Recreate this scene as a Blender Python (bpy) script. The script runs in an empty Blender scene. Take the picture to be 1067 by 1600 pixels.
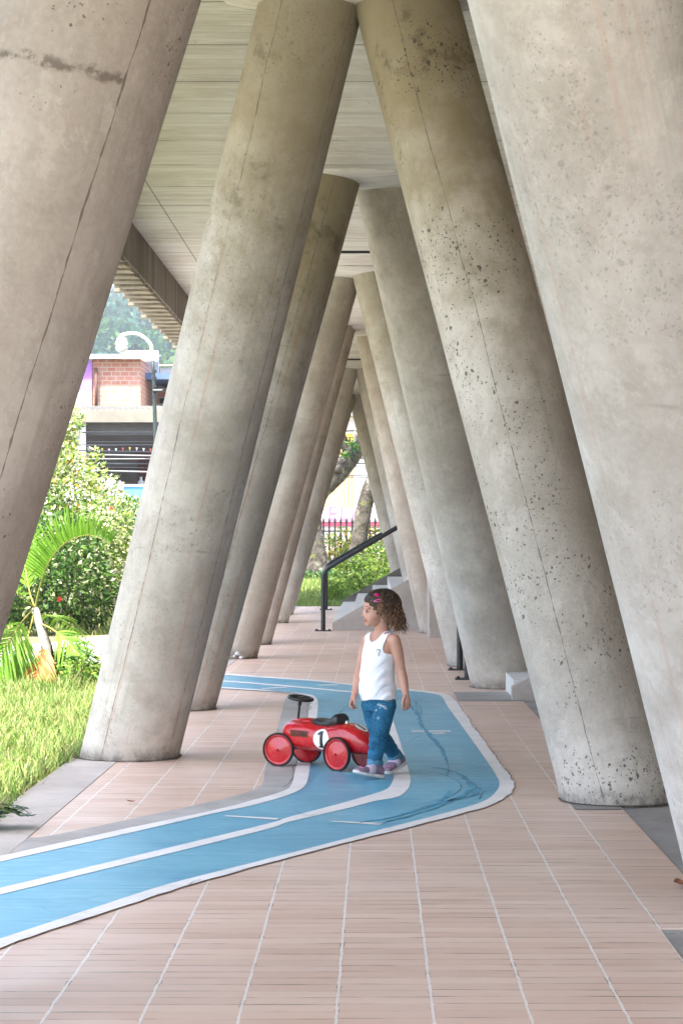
import bpy, bmesh, math, random
import numpy as np
from mathutils import Vector, Matrix, Quaternion, noise as mnoise
from math import sin, cos, pi, radians, sqrt, atan2, exp

random.seed(7); RNG = np.random.default_rng(7)
C = bpy.context.scene.collection
F = 3500.0; VX, VY, CH = 586.0, 845.0, 1.2          # focal length (photo px), vanishing point, camera height

def P(px, py, d):                                   # photo pixel at distance d -> world point
    return Vector(((px - VX) * d / F, d, CH - (py - VY) * d / F))
def G(px, py):                                      # photo pixel on the ground
    d = CH * F / (py - VY)
    return ((px - VX) * d / F, d)

# ------------------------------------------------------------------ object helpers
def link(o): C.objects.link(o); return o
def root_of(o):
    while o.parent: o = o.parent
    return o
def tag(o, label=None, cat=None, group=None, kind=None):
    if cat and not kind: kind = 'thing'
    if label: o['label'] = label
    if cat: o['category'] = cat
    if group: o['group'] = group
    if kind: o['kind'] = kind
    return o
def thing(name, loc, label, cat, group=None):
    o = link(bpy.data.objects.new(name, None)); o.location = loc
    o.empty_display_size = .1
    return tag(o, label, cat, group)
class MB:
    def __init__(s): s.v = []; s.f = []; s.m = []; s.mi = 0
    def vert(s, p): s.v.append(tuple(p)); return len(s.v) - 1
    def face(s, *i): s.f.append(tuple(i)); s.m.append(s.mi)
    def box(s, x0, x1, y0, y1, z0, z1, c=0.0):
        b = len(s.v)
        if c <= 0:
            for z in (z0, z1):
                for x, y in ((x0, y0), (x1, y0), (x1, y1), (x0, y1)): s.vert((x, y, z))
            for q in ((3,2,1,0),(4,5,6,7),(0,1,5,4),(1,2,6,5),(2,3,7,6),(3,0,4,7)): s.face(*[b+i for i in q])
        else:                                       # chamfered on all edges
            bm = bmesh.new(); bmesh.ops.create_cube(bm, size=1)
            bmesh.ops.scale(bm, vec=(x1-x0, y1-y0, z1-z0), verts=bm.verts)
            bmesh.ops.bevel(bm, geom=bm.edges[:], offset=c, segments=1, affect='EDGES')
            bmesh.ops.translate(bm, vec=((x0+x1)/2, (y0+y1)/2, (z0+z1)/2), verts=bm.verts)
            s.bm(bm)
    def bm(s, bm, M=None):
        b = len(s.v); bm.verts.index_update()
        for v in bm.verts: s.vert(M @ v.co if M else v.co)
        for f in bm.faces: s.face(*[b + v.index for v in f.verts])
        bm.free()
    def rings(s, R, cap0=True, cap1=True):
        n = len(R[0]); b = len(s.v)
        for r in R:
            for p in r: s.vert(p)
        for k in range(len(R)-1):
            for i in range(n):
                j = (i+1) % n
                s.face(b+k*n+i, b+k*n+j, b+(k+1)*n+j, b+(k+1)*n+i)
        if cap0: s.face(*[b+i for i in range(n)][::-1])
        if cap1: s.face(*[b+(len(R)-1)*n+i for i in range(n)])
    def tube(s, pts, rad, n=10, cap=True, round_=False):
        pts = [Vector(p) for p in pts]
        if not hasattr(rad, '__len__'): rad = [rad]*len(pts)
        rad = list(rad)
        if round_:
            t0 = (pts[0]-pts[1]).normalized(); t1 = (pts[-1]-pts[-2]).normalized()
            r0, r1 = rad[0], rad[-1]
            pre = [(pts[0]+t0*r0*sin(a), r0*cos(a)) for a in (1.5, 1.1, .6)]
            post = [(pts[-1]+t1*r1*sin(a), r1*cos(a)) for a in (.6, 1.1, 1.5)]
            pts = [p for p, _ in pre]+pts+[p for p, _ in post]; rad = [r for _, r in pre]+rad+[r for _, r in post]
        R = []; up = None
        for i, p in enumerate(pts):
            t = (pts[min(i+1, len(pts)-1)] - pts[max(i-1, 0)])
            if t.length < 1e-9: t = Vector((0,0,1))
            t.normalize()
            if up is None:
                a = Vector((0,0,1)) if abs(t.z) < .9 else Vector((1,0,0))
                up = (a - t*a.dot(t)).normalized()
            else:
                up = up - t*up.dot(t)
                up = up.normalized() if up.length > 1e-6 else t.orthogonal().normalized()
            w = t.cross(up)
            R.append([p + (up*cos(2*pi*k/n) + w*sin(2*pi*k/n))*rad[i] for k in range(n)])
        s.rings(R, cap, cap)
    def ellipsoid(s, c, A, B, D, nu=20, nv=12):     # A,B,D axis vectors (with lengths)
        c = Vector(c); R = []
        for k in range(nv+1):
            t = -pi/2 + .04 + (pi-.08)*k/nv
            R.append([c + D*sin(t) + (A*cos(2*pi*i/nu) + B*sin(2*pi*i/nu))*cos(t) for i in range(nu)])
        s.rings(R)
    def sphere(s, c, r, nu=16, nv=10): s.ellipsoid(c, Vector((r,0,0)), Vector((0,r,0)), Vector((0,0,r)), nu, nv)
    def poly(s, pts): s.face(*[s.vert(p) for p in pts])
    def prism(s, pts, vec):                         # extrude a planar polygon along vec
        vec = Vector(vec); b = len(s.v); n = len(pts)
        for p in pts: s.vert(p)
        for p in pts: s.vert(Vector(p)+vec)
        s.face(*[b+i for i in range(n)][::-1]); s.face(*[b+n+i for i in range(n)])
        for i in range(n):
            j = (i+1) % n; s.face(b+i, b+j, b+n+j, b+n+i)
    def build(s, name, mats, parent=None, smooth=False, label=None):
        me = bpy.data.meshes.new(name)
        off = root_of(parent).location if parent else Vector((0,0,0))
        me.from_pydata([(x-off.x, y-off.y, z-off.z) for x, y, z in s.v], [], s.f)
        if not isinstance(mats, (list, tuple)): mats = [mats]
        for m in mats: me.materials.append(m)
        me.polygons.foreach_set('material_index', s.m)
        if smooth: me.polygons.foreach_set('use_smooth', [True]*len(s.f))
        bm = bmesh.new(); bm.from_mesh(me); bmesh.ops.recalc_face_normals(bm, faces=bm.faces); bm.to_mesh(me); bm.free()
        me.update()
        o = link(bpy.data.objects.new(name, me))
        if parent: o.parent = parent
        if smooth == 'auto':
            try: me.set_sharp_from_angle(angle=radians(40))
            except Exception: pass
        if label: o['label'] = label
        return o
def struct(o): o['kind'] = 'structure'; return o
def fuse(mb, voxel, smooth=3, fac=.5, disp=None):   # union overlapping closed shapes into ONE surface; returns MB
    me = bpy.data.meshes.new('tmp'); me.from_pydata(mb.v, [], mb.f)
    bm = bmesh.new(); bm.from_mesh(me); bmesh.ops.recalc_face_normals(bm, faces=bm.faces); bm.to_mesh(me); bm.free()
    o = link(bpy.data.objects.new('tmp', me))
    m = o.modifiers.new('r', 'REMESH'); m.mode = 'VOXEL'; m.voxel_size = voxel
    m = o.modifiers.new('s', 'SMOOTH'); m.iterations = smooth; m.factor = fac
    dg = bpy.context.evaluated_depsgraph_get(); dg.update()
    e = o.evaluated_get(dg); me2 = e.to_mesh()
    out = MB(); out.v = [tuple(v.co) for v in me2.vertices]; out.f = [tuple(p.vertices) for p in me2.polygons]
    out.m = [0]*len(out.f)
    e.to_mesh_clear(); bpy.data.objects.remove(o); bpy.data.meshes.remove(me)
    if disp:
        out.v = [disp(Vector(v)) for v in out.v]
    return out
def copy_tree(o, loc=None, rz=None, sc=None, parent=None):
    c = o.copy(); C.objects.link(c); c.parent = parent
    if loc is not None: c.location = loc
    if rz is not None: c.rotation_euler = (0, 0, rz)
    if sc is not None: c.scale = (sc,)*3 if not hasattr(sc, '__len__') else sc
    for ch in list(o.children): copy_tree(ch, parent=c)
    return c

# ------------------------------------------------------------------ material helpers
class NT:
    def __init__(s, name, rough=.8, spec=.3):
        s.mat = bpy.data.materials.new(name); s.mat.use_nodes = True
        s.t = s.mat.node_tree; s.n = s.t.nodes; s.l = s.t.links
        s.b = s.n['Principled BSDF']; s.b.inputs['Roughness'].default_value = rough
        s.b.inputs['Specular IOR Level'].default_value = spec
    def new(s, k, **kw):
        n = s.n.new(k)
        for a, b in kw.items(): setattr(n, a, b)
        return n
    def inp(s, n, i, v):
        if v is None: return
        if hasattr(v, 'is_output'): s.l.new(v, n.inputs[i])
        else: n.inputs[i].default_value = v
    def coord(s, k='Object'): return s.new('ShaderNodeTexCoord').outputs[k]
    def mapv(s, v, scale=(1,1,1), loc=(0,0,0), rot=(0,0,0)):
        n = s.new('ShaderNodeMapping'); s.inp(n, 0, v); n.inputs['Scale'].default_value = scale
        n.inputs['Location'].default_value = loc; n.inputs['Rotation'].default_value = rot
        return n.outputs[0]
    def noise(s, v, scale=5, detail=4, rough=.55, dist=0):
        n = s.new('ShaderNodeTexNoise'); s.inp(n, 'Vector', v); n.inputs['Scale'].default_value = scale
        n.inputs['Detail'].default_value = detail; n.inputs['Roughness'].default_value = rough; n.inputs['Distortion'].default_value = dist
        return n.outputs[0]
    def voro(s, v, scale=5, out='Distance', rnd=1.0, feature='F1'):
        n = s.new('ShaderNodeTexVoronoi', feature=feature); s.inp(n, 'Vector', v); n.inputs['Scale'].default_value = scale
        n.inputs['Randomness'].default_value = rnd
        return n.outputs[out]
    def math(s, op, a, b=None, c=None, clamp=False):
        n = s.new('ShaderNodeMath', operation=op, use_clamp=clamp); s.inp(n, 0, a); s.inp(n, 1, b); s.inp(n, 2, c)
        return n.outputs[0]
    def ramp(s, v, a, b, lo=0.0, hi=1.0):           # smooth map a..b -> lo..hi, clamped
        n = s.new('ShaderNodeMapRange', interpolation_type='SMOOTHSTEP'); s.inp(n, 0, v)
        n.inputs[1].default_value = a; n.inputs[2].default_value = b; n.inputs[3].default_value = lo; n.inputs[4].default_value = hi
        return n.outputs[0]
    def mix(s, f, a, b, mode='MIX'):
        n = s.new('ShaderNodeMix', data_type='RGBA', blend_type=mode)
        s.inp(n, 0, f)
        for i, v in ((6, a), (7, b)):
            if not hasattr(v, 'is_output') and len(v) == 3: v = (*v, 1)
            s.inp(n, i, v)
        return n.outputs[2]
    def sep(s, v):
        n = s.new('ShaderNodeSeparateXYZ'); s.inp(n, 0, v); return n.outputs
    def comb(s, x, y, z):
        n = s.new('ShaderNodeCombineXYZ'); s.inp(n, 0, x); s.inp(n, 1, y); s.inp(n, 2, z); return n.outputs[0]
    def attr(s, name, obj=True):
        n = s.new('ShaderNodeAttribute', attribute_name=name)
        if obj: n.attribute_type = 'OBJECT'
        return n.outputs
    def color(s, v):
        if not hasattr(v, 'is_output') and len(v) == 3: v = (*v, 1)
        s.inp(s.b, 'Base Color', v)
    def bump(s, h, strength=.3, dist=.01):
        n = s.new('ShaderNodeBump'); s.inp(n, 'Height', h); n.inputs['Strength'].default_value = strength; n.inputs['Distance'].default_value = dist
        s.l.new(n.outputs[0], s.b.inputs['Normal'])
    def rnd(s): return s.new('ShaderNodeObjectInfo').outputs['Random']

def simple(name, col, rough=.7, var=.12, scale=8, metal=0, spec=.3, bump=0, coat=0, trans=0):
    m = NT(name, rough, spec); v = m.coord()
    n = m.noise(v, scale, 4)
    m.color(m.mix(m.ramp(n, .3, .7), [c*(1-var) for c in col], [min(1, c*(1+var)) for c in col]))
    m.b.inputs['Metallic'].default_value = metal
    if coat: m.b.inputs['Coat Weight'].default_value = coat; m.b.inputs['Coat Roughness'].default_value = .08
    if bump: m.bump(m.noise(v, scale*6, 5), bump)
    return m.mat
def leafmat(name, col, var=.3, trans=.35, rough=.5):
    m = NT(name, rough, .35)
    g = m.new('ShaderNodeNewGeometry').outputs['Random Per Island']
    c = m.mix(g, [x*(1-var) for x in col], [min(.9, x*(1+var)) for x in col])
    m.color(c)
    out = m.n['Material Output']; tr = m.new('ShaderNodeBsdfTranslucent'); m.l.new(c, tr.inputs[0])
    mx = m.new('ShaderNodeMixShader'); mx.inputs[0].default_value = trans
    m.l.new(m.b.outputs[0], mx.inputs[1]); m.l.new(tr.outputs[0], mx.inputs[2]); m.l.new(mx.outputs[0], out.inputs[0])
    return m.mat

# ---- concrete of the slanted columns (reads per-object numbers: seam, seam2, pits, moss, tone)
def mk_column():
    m = NT('column_concrete', .85, .25)
    uv = m.coord('UV'); o = m.coord('Object'); r = m.rnd()
    off = m.comb(m.math('MULTIPLY', r, 37.), m.math('MULTIPLY', r, 91.), m.math('MULTIPLY', r, 53.))
    va = m.new('ShaderNodeVectorMath', operation='ADD'); m.inp(va, 0, o); m.inp(va, 1, off); v = va.outputs[0]
    u, h, _ = m.sep(uv)
    big = m.noise(v, 1.1, 5, .6); mid = m.noise(v, 5, 6, .65); fine = m.noise(v, 60, 4, .6)
    tone = m.attr('tone')[2]
    c = m.mix(m.ramp(big, .36, .66), (.42, .397, .365), (.615, .60, .572))
    c = m.mix(m.ramp(mid, .40, .70, 0, .5), c, (.31, .28, .24))
    c = m.mix(m.ramp(fine, .3, .8, 0, .30), c, (.60, .59, .56))
    c = m.mix(m.ramp(m.noise(v, 13, 9, .78), .50, .56, 0, .20), c, (.30, .285, .26)); c = m.mix(m.ramp(m.noise(m.mapv(v, (1, 1, .55), (5, 2, 9)), 9, 9, .8), .54, .59, 0, .22), c, (.70, .69, .665))
    # long streaks that run down the shaft
    sv = m.comb(m.math('MULTIPLY', u, 34.), m.math('MULTIPLY', h, .9), m.math('MULTIPLY', r, 20.))
    st = m.noise(sv, 1, 3, .6)
    c = m.mix(m.ramp(st, .55, .78, 0, .35), c, (.30, .27, .235))
    sv2 = m.comb(m.math('MULTIPLY', u, 60.), m.math('MULTIPLY', h, .5), m.math('MULTIPLY', r, 40.))
    c = m.mix(m.math('MULTIPLY', m.ramp(m.noise(sv2, 1, 2), .56, .70, 0, .6), m.attr('rust')[2]), c, (.46, .27, .20))
    # cold joints across the shaft
    wob = m.noise(m.mapv(v, (2.5, 2.5, .6)), 1, 3)
    hh = m.math('ADD', h, m.math('MULTIPLY', wob, .10))
    fr = m.math('ABSOLUTE', m.math('SUBTRACT', m.math('FRACT', m.math('DIVIDE', m.math('ADD', hh, m.math('MULTIPLY', r, 1.3)), 1.55)), .5))
    joint = m.math('MULTIPLY', m.ramp(fr, .0, .007, 1, 0), m.ramp(m.noise(v, 3, 3), .52, .68, 0, .4))
    c = m.mix(joint, c, (.20, .185, .165))
    ch = m.math('ABSOLUTE', m.math('SUBTRACT', m.math('ADD', h, m.math('MULTIPLY', mid, .14)), m.math('ADD', m.attr('chip')[2], m.math('MULTIPLY', u, -.35))))
    chm = m.math('MULTIPLY', m.math('MULTIPLY', m.ramp(ch, .004, .022, 1, 0), m.math('LESS_THAN', u, .865)), m.ramp(m.noise(v, 30, 4, .7), .38, .56))
    c = m.mix(m.math('MULTIPLY', chm, .8), c, (.13, .115, .10))
    half = m.ramp(m.math('FRACT', m.math('DIVIDE', m.math('ADD', hh, m.math('MULTIPLY', r, 1.3)), 3.1)), .495, .505, 0, .10)
    c = m.mix(half, c, (.30, .28, .255))
    # moss and damp near the slab, where water has run
    mo = m.math('MULTIPLY', m.ramp(m.math('ADD', h, m.math('MULTIPLY', mid, 2.2)), 3.0, 5.0), m.attr('moss')[2])
    c = m.mix(mo, c, (.275, .245, .155))
    blot = m.math('MULTIPLY', m.ramp(m.noise(v, 3.2, 6, .75), .53, .66), m.math('MULTIPLY', mo, .85))
    c = m.mix(blot, c, (.15, .13, .095))
    # blow holes
    pm = m.ramp(m.noise(v, 1.6, 3), .36, .62)
    dn = m.new('ShaderNodeTexNoise'); m.inp(dn, 'Vector', v); dn.inputs['Scale'].default_value = 38; dn.inputs['Detail'].default_value = 3
    dv = m.new('ShaderNodeVectorMath', operation='MULTIPLY_ADD'); m.inp(dv, 0, dn.outputs['Color']); dv.inputs[1].default_value = (.035,)*3; m.inp(dv, 2, v); pv = m.mapv(dv.outputs[0], (1, 1, .8))
    def pits(sc, th):
        d = m.voro(pv, sc); sz = m.voro(pv, sc, 'Color')
        s1 = m.sep(sz)[0]
        return m.math('LESS_THAN', d, m.math('MULTIPLY', m.math('MULTIPLY', m.ramp(s1, .70, 1.0), pm), th))
    pp = m.math('MULTIPLY', m.math('MAXIMUM', m.math('MAXIMUM', pits(30, .30), pits(62, .40)), pits(110, .48)), m.attr('pits')[2])
    c = m.mix(m.math('MULTIPLY', pp, .85), c, (.085, .078, .07))
    # formwork seams
    wn = m.math('MULTIPLY', m.math('SUBTRACT', m.noise(m.mapv(v, (.4, .4, .9)), 1.6, 5), .5), .030)
    rag = m.ramp(m.noise(v, 24, 3), .35, .8, .0005, .0027)
    def seam(a):
        d = m.math('ABSOLUTE', m.math('SUBTRACT', m.math('ADD', u, wn), m.attr(a)[2]))
        return m.math('MULTIPLY', m.math('LESS_THAN', d, rag), m.ramp(m.noise(v, 2.6, 2), .26, .42))
    se = m.math('MAXIMUM', seam('seam'), seam('seam2'))
    c = m.mix(m.math('MULTIPLY', se, .72), c, (.11, .10, .09))
    # pale strip beside the seam and rough grouting at the foot, darkened as painted contact shade
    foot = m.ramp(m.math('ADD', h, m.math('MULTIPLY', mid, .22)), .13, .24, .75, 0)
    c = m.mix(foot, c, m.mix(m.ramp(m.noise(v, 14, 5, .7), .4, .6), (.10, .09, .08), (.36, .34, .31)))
    n = m.new('ShaderNodeMix', data_type='RGBA', blend_type='MULTIPLY'); n.inputs[0].default_value = 1
    m.inp(n, 6, c); m.l.new(m.attr('tint')[1], n.inputs[7])
    m.color(n.outputs[2])
    hgt = m.math('SUBTRACT', m.math('ADD', m.math('MULTIPLY', mid, .5), m.math('MULTIPLY', fine, .25)),
                 m.math('ADD', m.math('MULTIPLY', pp, 1.2), m.math('MULTIPLY', se, 1.0)))
    hgt = m.math('ADD', hgt, m.math('MULTIPLY', foot, m.noise(v, 22, 4)))
    m.bump(hgt, .42, .012)
    return m.mat
def mk_concrete(name, a, b, dark, sc=2.0, rough=.85, bump=.3, pit=True):
    m = NT(name, rough, .25); v = m.coord()
    c = m.mix(m.ramp(m.noise(v, sc, 5, .6), .35, .65), a, b)
    c = m.mix(m.ramp(m.noise(v, sc*4.3, 6, .7), .5, .75, 0, .5), c, dark)
    f = m.noise(v, sc*40, 3)
    c = m.mix(m.ramp(f, .3, .8, 0, .3), c, b)
    if pit:
        p = m.math('LESS_THAN', m.voro(v, 30), m.ramp(m.noise(v, 3, 3), .45, .7, 0, .16))
        c = m.mix(m.math('MULTIPLY', p, .7), c, [x*.4 for x in dark])
    m.color(c); m.bump(m.math('ADD', m.noise(v, sc*8, 5), m.math('MULTIPLY', f, .3)), bump, .01)
    return m.mat
def mk_soffit():                                     # board-marked slab underside: boards run along X
    m = NT('board_marked_concrete', .88, .2); v = m.coord(); x, y, z = m.sep(v)
    by = m.math('DIVIDE', m.math('ADD', y, m.math('MULTIPLY', m.noise(m.mapv(v, (1.3, .2, 1)), 1, 3), .02)), .135); row = m.math('FLOOR', by); fr = m.math('FRACT', by)
    wn = m.new('ShaderNodeTexWhiteNoise', noise_dimensions='1D'); m.inp(wn, 'W', row); rr = wn.outputs[0]
    grain = m.noise(m.comb(m.math('MULTIPLY', x, 2.2), m.math('MULTIPLY', y, 42.), m.math('MULTIPLY', rr, 30.)), 1, 5, .65)
    c = m.mix(m.math('ADD', m.math('MULTIPLY', rr, .6), m.ramp(m.noise(m.mapv(v, (.6, 1.5, 1)), 1.2, 5, .7), .35, .7, 0, .5)), (.585, .545, .49), (.76, .73, .68))
    c = m.mix(m.ramp(grain, .47, .72, 0, .6), c, (.45, .405, .345))
    c = m.mix(m.ramp(m.noise(v, 1.3, 5, .65), .45, .7, 0, .5), c, (.47, .39, .31))
    c = m.mix(m.ramp(m.noise(m.mapv(v, (1.2, 3.5, 1)), 1.6, 5, .7), .52, .66, 0, .8), c, (.74, .72, .67))
    edge = m.math('MULTIPLY', m.math('LESS_THAN', fr, .035), m.ramp(m.noise(m.mapv(v, (2, 9, 1)), 1, 2), .44, .6, 0, .7))
    c = m.mix(edge, c, (.17, .155, .13))
    py = m.math('ADD', y, m.math('MULTIPLY', m.noise(m.mapv(v, (3, 1, 1)), 1, 2), .03))
    pj = m.math('MULTIPLY', m.math('LESS_THAN', m.math('FRACT', m.math('DIVIDE', py, .975)), .016), m.ramp(m.noise(v, 1.5, 2), .38, .5, .15, .95))
    c = m.mix(pj, c, (.075, .068, .06))
    lx = m.math('LESS_THAN', m.math('ABSOLUTE', m.math('ADD', x, 1.72)), .006)
    c = m.mix(m.math('MULTIPLY', lx, .7), c, (.13, .12, .10))
    pt = m.math('LESS_THAN', m.voro(v, 11), m.ramp(m.noise(v, 1.1, 3), .45, .65, 0, .1))
    c = m.mix(m.math('MULTIPLY', pt, .7), c, (.13, .12, .10))
    m.color(c)
    m.bump(m.math('SUBTRACT', m.math('ADD', m.math('MULTIPLY', grain, .7), m.math('MULTIPLY', rr, .4)), m.math('ADD', pj, edge)), .5, .012)
    return m.mat
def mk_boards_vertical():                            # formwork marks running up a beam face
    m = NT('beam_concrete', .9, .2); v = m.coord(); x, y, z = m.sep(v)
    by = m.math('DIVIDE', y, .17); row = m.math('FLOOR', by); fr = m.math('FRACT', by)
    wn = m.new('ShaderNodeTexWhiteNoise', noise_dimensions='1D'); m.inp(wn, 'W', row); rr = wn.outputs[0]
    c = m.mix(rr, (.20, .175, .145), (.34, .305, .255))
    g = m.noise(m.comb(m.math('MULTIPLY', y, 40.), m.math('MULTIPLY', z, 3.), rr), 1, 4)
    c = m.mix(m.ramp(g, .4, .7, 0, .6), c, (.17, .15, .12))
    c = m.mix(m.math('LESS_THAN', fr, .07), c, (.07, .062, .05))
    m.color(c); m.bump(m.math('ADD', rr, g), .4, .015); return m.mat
def mk_tiles():
    m = NT('brick_paving', .62, .35); v = m.coord(); x, y, z = m.sep(v)
    PX, PY = .2445, .088
    wob = m.math('MULTIPLY', m.math('SUBTRACT', m.noise(m.mapv(v, (1, 3.2, 1)), 1.7, 5, .75), .5), .013)
    u = m.math('DIVIDE', m.math('ADD', m.math('SUBTRACT', x, .88), wob), PX)
    iu = m.math('FLOOR', m.math('ADD', u, .5)); du = m.math('MULTIPLY', m.math('ABSOLUTE', m.math('SUBTRACT', u, iu)), PX)
    cu = m.math('FLOOR', u)
    w1 = m.new('ShaderNodeTexWhiteNoise', noise_dimensions='1D'); m.inp(w1, 'W', cu)
    wy = m.math('MULTIPLY', m.math('SUBTRACT', m.noise(m.mapv(v, (1.4, 7., 1)), 1, 3), .5), .022)
    vv = m.math('ADD', m.math('DIVIDE', m.math('ADD', y, wy), PY), m.math('MULTIPLY', w1.outputs[0], .35))
    iv = m.math('FLOOR', vv); fv = m.math('FRACT', vv)
    w2 = m.new('ShaderNodeTexWhiteNoise', noise_dimensions='2D'); m.inp(w2, 'Vector', m.comb(cu, iv, 0)); rr = w2.outputs[0]
    base = m.mix(rr, (.60, .418, .325), (.715, .535, .435))
    base = m.mix(m.ramp(m.noise(v, .8, 4), .35, .7, 0, .55), base, (.70, .55, .475))
    base = m.mix(m.ramp(m.noise(m.mapv(v, (1.5, 22, 1)), 1.5, 5, .7), .50, .75, 0, .3), base, (.50, .35, .275))
    base = m.mix(m.ramp(m.noise(v, 5, 5, .7), .60, .75, 0, .4), base, (.66, .53, .46))
    base = m.mix(m.ramp(m.noise(v, 1.7, 6, .75), .60, .74, 0, .32), base, (.42, .32, .27))
    # thin joints between the courses: dark dirt, here and there pale grout
    jm = m.math('LESS_THAN', fv, m.ramp(m.noise(m.mapv(v, (2.2, 13, 1)), 1, 3, .6), .3, .7, .035, .15))
    jn = m.noise(m.comb(m.math('MULTIPLY', x, 3.5), m.math('MULTIPLY', iv, 3.7), 0), 1, 3, .6)
    js = m.math('MULTIPLY', jm, m.ramp(jn, .40, .64, .10, .74))
    c = m.mix(js, base, (.125, .085, .07))
    pale = m.math('MULTIPLY', jm, m.ramp(m.noise(m.comb(m.math('MULTIPLY', x, 1.7), m.math('MULTIPLY', iv, 9.1), 4.), 1, 2), .64, .72, 0, .85))
    c = m.mix(pale, c, (.62, .56, .52))
    # long pale mortar joints, ragged, with dirt beside them
    rag = m.ramp(m.noise(v, 22, 4), .3, .75, .0022, .0054)
    long_ = m.math('LESS_THAN', du, rag)
    dirt_shade = m.math('MULTIPLY', m.math('LESS_THAN', du, m.math('ADD', rag, .004)), m.ramp(m.noise(v, 7, 4), .54, .66, 0, .7))
    c = m.mix(dirt_shade, c, (.17, .12, .10))
    c = m.mix(m.math('MULTIPLY', long_, m.ramp(m.noise(v, 4, 3), .22, .42, .55, 1.)), c, (.76, .72, .67))
    # a few dark expansion joints and the occasional wide course joint
    e = m.math('LESS_THAN', m.math('FRACT', m.math('DIVIDE', m.math('ADD', y, .35), 4.15)), .0085)
    e = m.math('MULTIPLY', e, m.math('GREATER_THAN', y, 14.))
    c = m.mix(m.math('MULTIPLY', e, .7), c, (.12, .09, .08))
    m.color(c)
    h = m.math('SUBTRACT', m.math('ADD', m.math('MULTIPLY', m.noise(v, 70, 4), .35), m.math('MULTIPLY', rr, .25)), m.math('ADD', js, m.math('MULTIPLY', e, 1.)))
    m.bump(h, .35, .006)
    rg = m.ramp(m.noise(v, 3, 4), .3, .7, .36, .52); m.inp(m.b, 'Roughness', rg); m.b.inputs['Specular IOR Level'].default_value = .55
    return m.mat
def mk_bluepaint():
    m = NT('blue_floor_paint', .5, .55); v = m.coord()
    n1 = m.noise(v, 1.6, 5, .65); n2 = m.noise(m.mapv(v, (2, 9, 1)), 2.2, 6, .7, 1.2)
    c = m.mix(m.ramp(n1, .35, .65), (.085, .345, .505), (.135, .43, .575))
    c = m.mix(m.ramp(n2, .50, .72, 0, .38), c, (.24, .49, .60))
    c = m.mix(m.ramp(m.noise(v, 7, 6, .75, .8), .58, .72, 0, .5), c, (.045, .25, .40))
    x, y, z = m.sep(v)
    fr = m.math('FRACT', m.math('ADD', m.math('DIVIDE', y, .0735), m.math('MULTIPLY', m.noise(v, 3, 3), .5)))
    j = m.math('MULTIPLY', m.math('LESS_THAN', fr, .12), m.ramp(m.noise(m.mapv(v, (2, 12, 1)), 1, 3), .42, .6, 0, .7))
    c = m.mix(j, c, (.035, .19, .31))
    # tyre arcs of small wheels
    w = m.noise(m.mapv(v, (1, 1, 1), (3, 1, 0)), 1.25, 1.5, .4, .9)
    arc = m.math('LESS_THAN', m.math('ABSOLUTE', m.math('SUBTRACT', m.math('FRACT', m.math('MULTIPLY', w, 9.)), .5)), .028)
    c = m.mix(m.math('MULTIPLY', arc, m.ramp(m.noise(v, 2.1, 3), .47, .6, 0, .3)), c, (.03, .19, .30))
    m.color(c); m.bump(m.math('SUBTRACT', m.noise(v, 40, 4), j), .2, .004)
    m.inp(m.b, 'Roughness', m.ramp(n2, .3, .7, .30, .48)); return m.mat
def mk_whitepaint():
    m = NT('white_floor_paint', .6, .3); v = m.coord()
    c = m.mix(m.ramp(m.noise(v, 3, 6, .7), .35, .7), (.80, .78, .76), (.70, .68, .66))
    c = m.mix(m.ramp(m.noise(v, 26, 5, .7), .60, .72, 0, .6), c, (.42, .39, .37))
    c = m.mix(m.ramp(m.noise(m.mapv(v, (2, 14, 1)), 1.3, 4), .60, .70, 0, .45), c, (.40, .36, .33))
    m.color(c); m.bump(m.noise(v, 45, 4), .2, .004); return m.mat
def mk_brickwall(name, a, b, mortar, bw=.30, bh=.155):
    m = NT(name, .9, .2); v = m.coord(); x, y, z = m.sep(v)
    n = m.new('ShaderNodeTexBrick'); m.inp(n, 'Vector', m.comb(m.math('ADD', x, m.math('MULTIPLY', y, .83)), z, 0))
    n.inputs['Scale'].default_value = 1; n.inputs['Brick Width'].default_value = bw; n.inputs['Row Height'].default_value = bh
    n.inputs['Mortar Size'].default_value = .013; n.inputs['Color1'].default_value = (*a, 1); n.inputs['Color2'].default_value = (*b, 1)
    n.inputs['Mortar'].default_value = (*mortar, 1); n.inputs['Bias'].default_value = -.2
    c = m.mix(m.ramp(m.noise(v, 3, 4), .45, .7, 0, .4), n.outputs[0], mortar)
    m.color(c); return m.mat
def mk_ground():
    m = NT('lawn_soil', .95, .1); v = m.coord()
    c = m.mix(m.ramp(m.noise(v, .9, 5), .35, .65), (.16, .155, .075), (.24, .22, .12))
    c = m.mix(m.ramp(m.noise(v, 9, 5, .7), .5, .72, 0, .7), c, (.27, .24, .17))
    m.color(c); m.bump(m.noise(v, 30, 5), .6, .03); return m.mat
def mk_bark():
    m = NT('tree_bark', .95, .15); v = m.coord()
    c = m.mix(m.ramp(m.noise(v, 6, 6, .7), .38, .62), (.055, .048, .04), (.14, .125, .105))
    c = m.mix(m.ramp(m.noise(v, 3.2, 5, .7), .55, .64), c, (.30, .31, .26))
    c = m.mix(m.ramp(m.noise(v, 4.6, 4), .60, .68, 0, .8), c, (.17, .20, .05))
    m.color(c); m.bump(m.noise(v, 14, 6, .7), .8, .05); return m.mat
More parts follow.
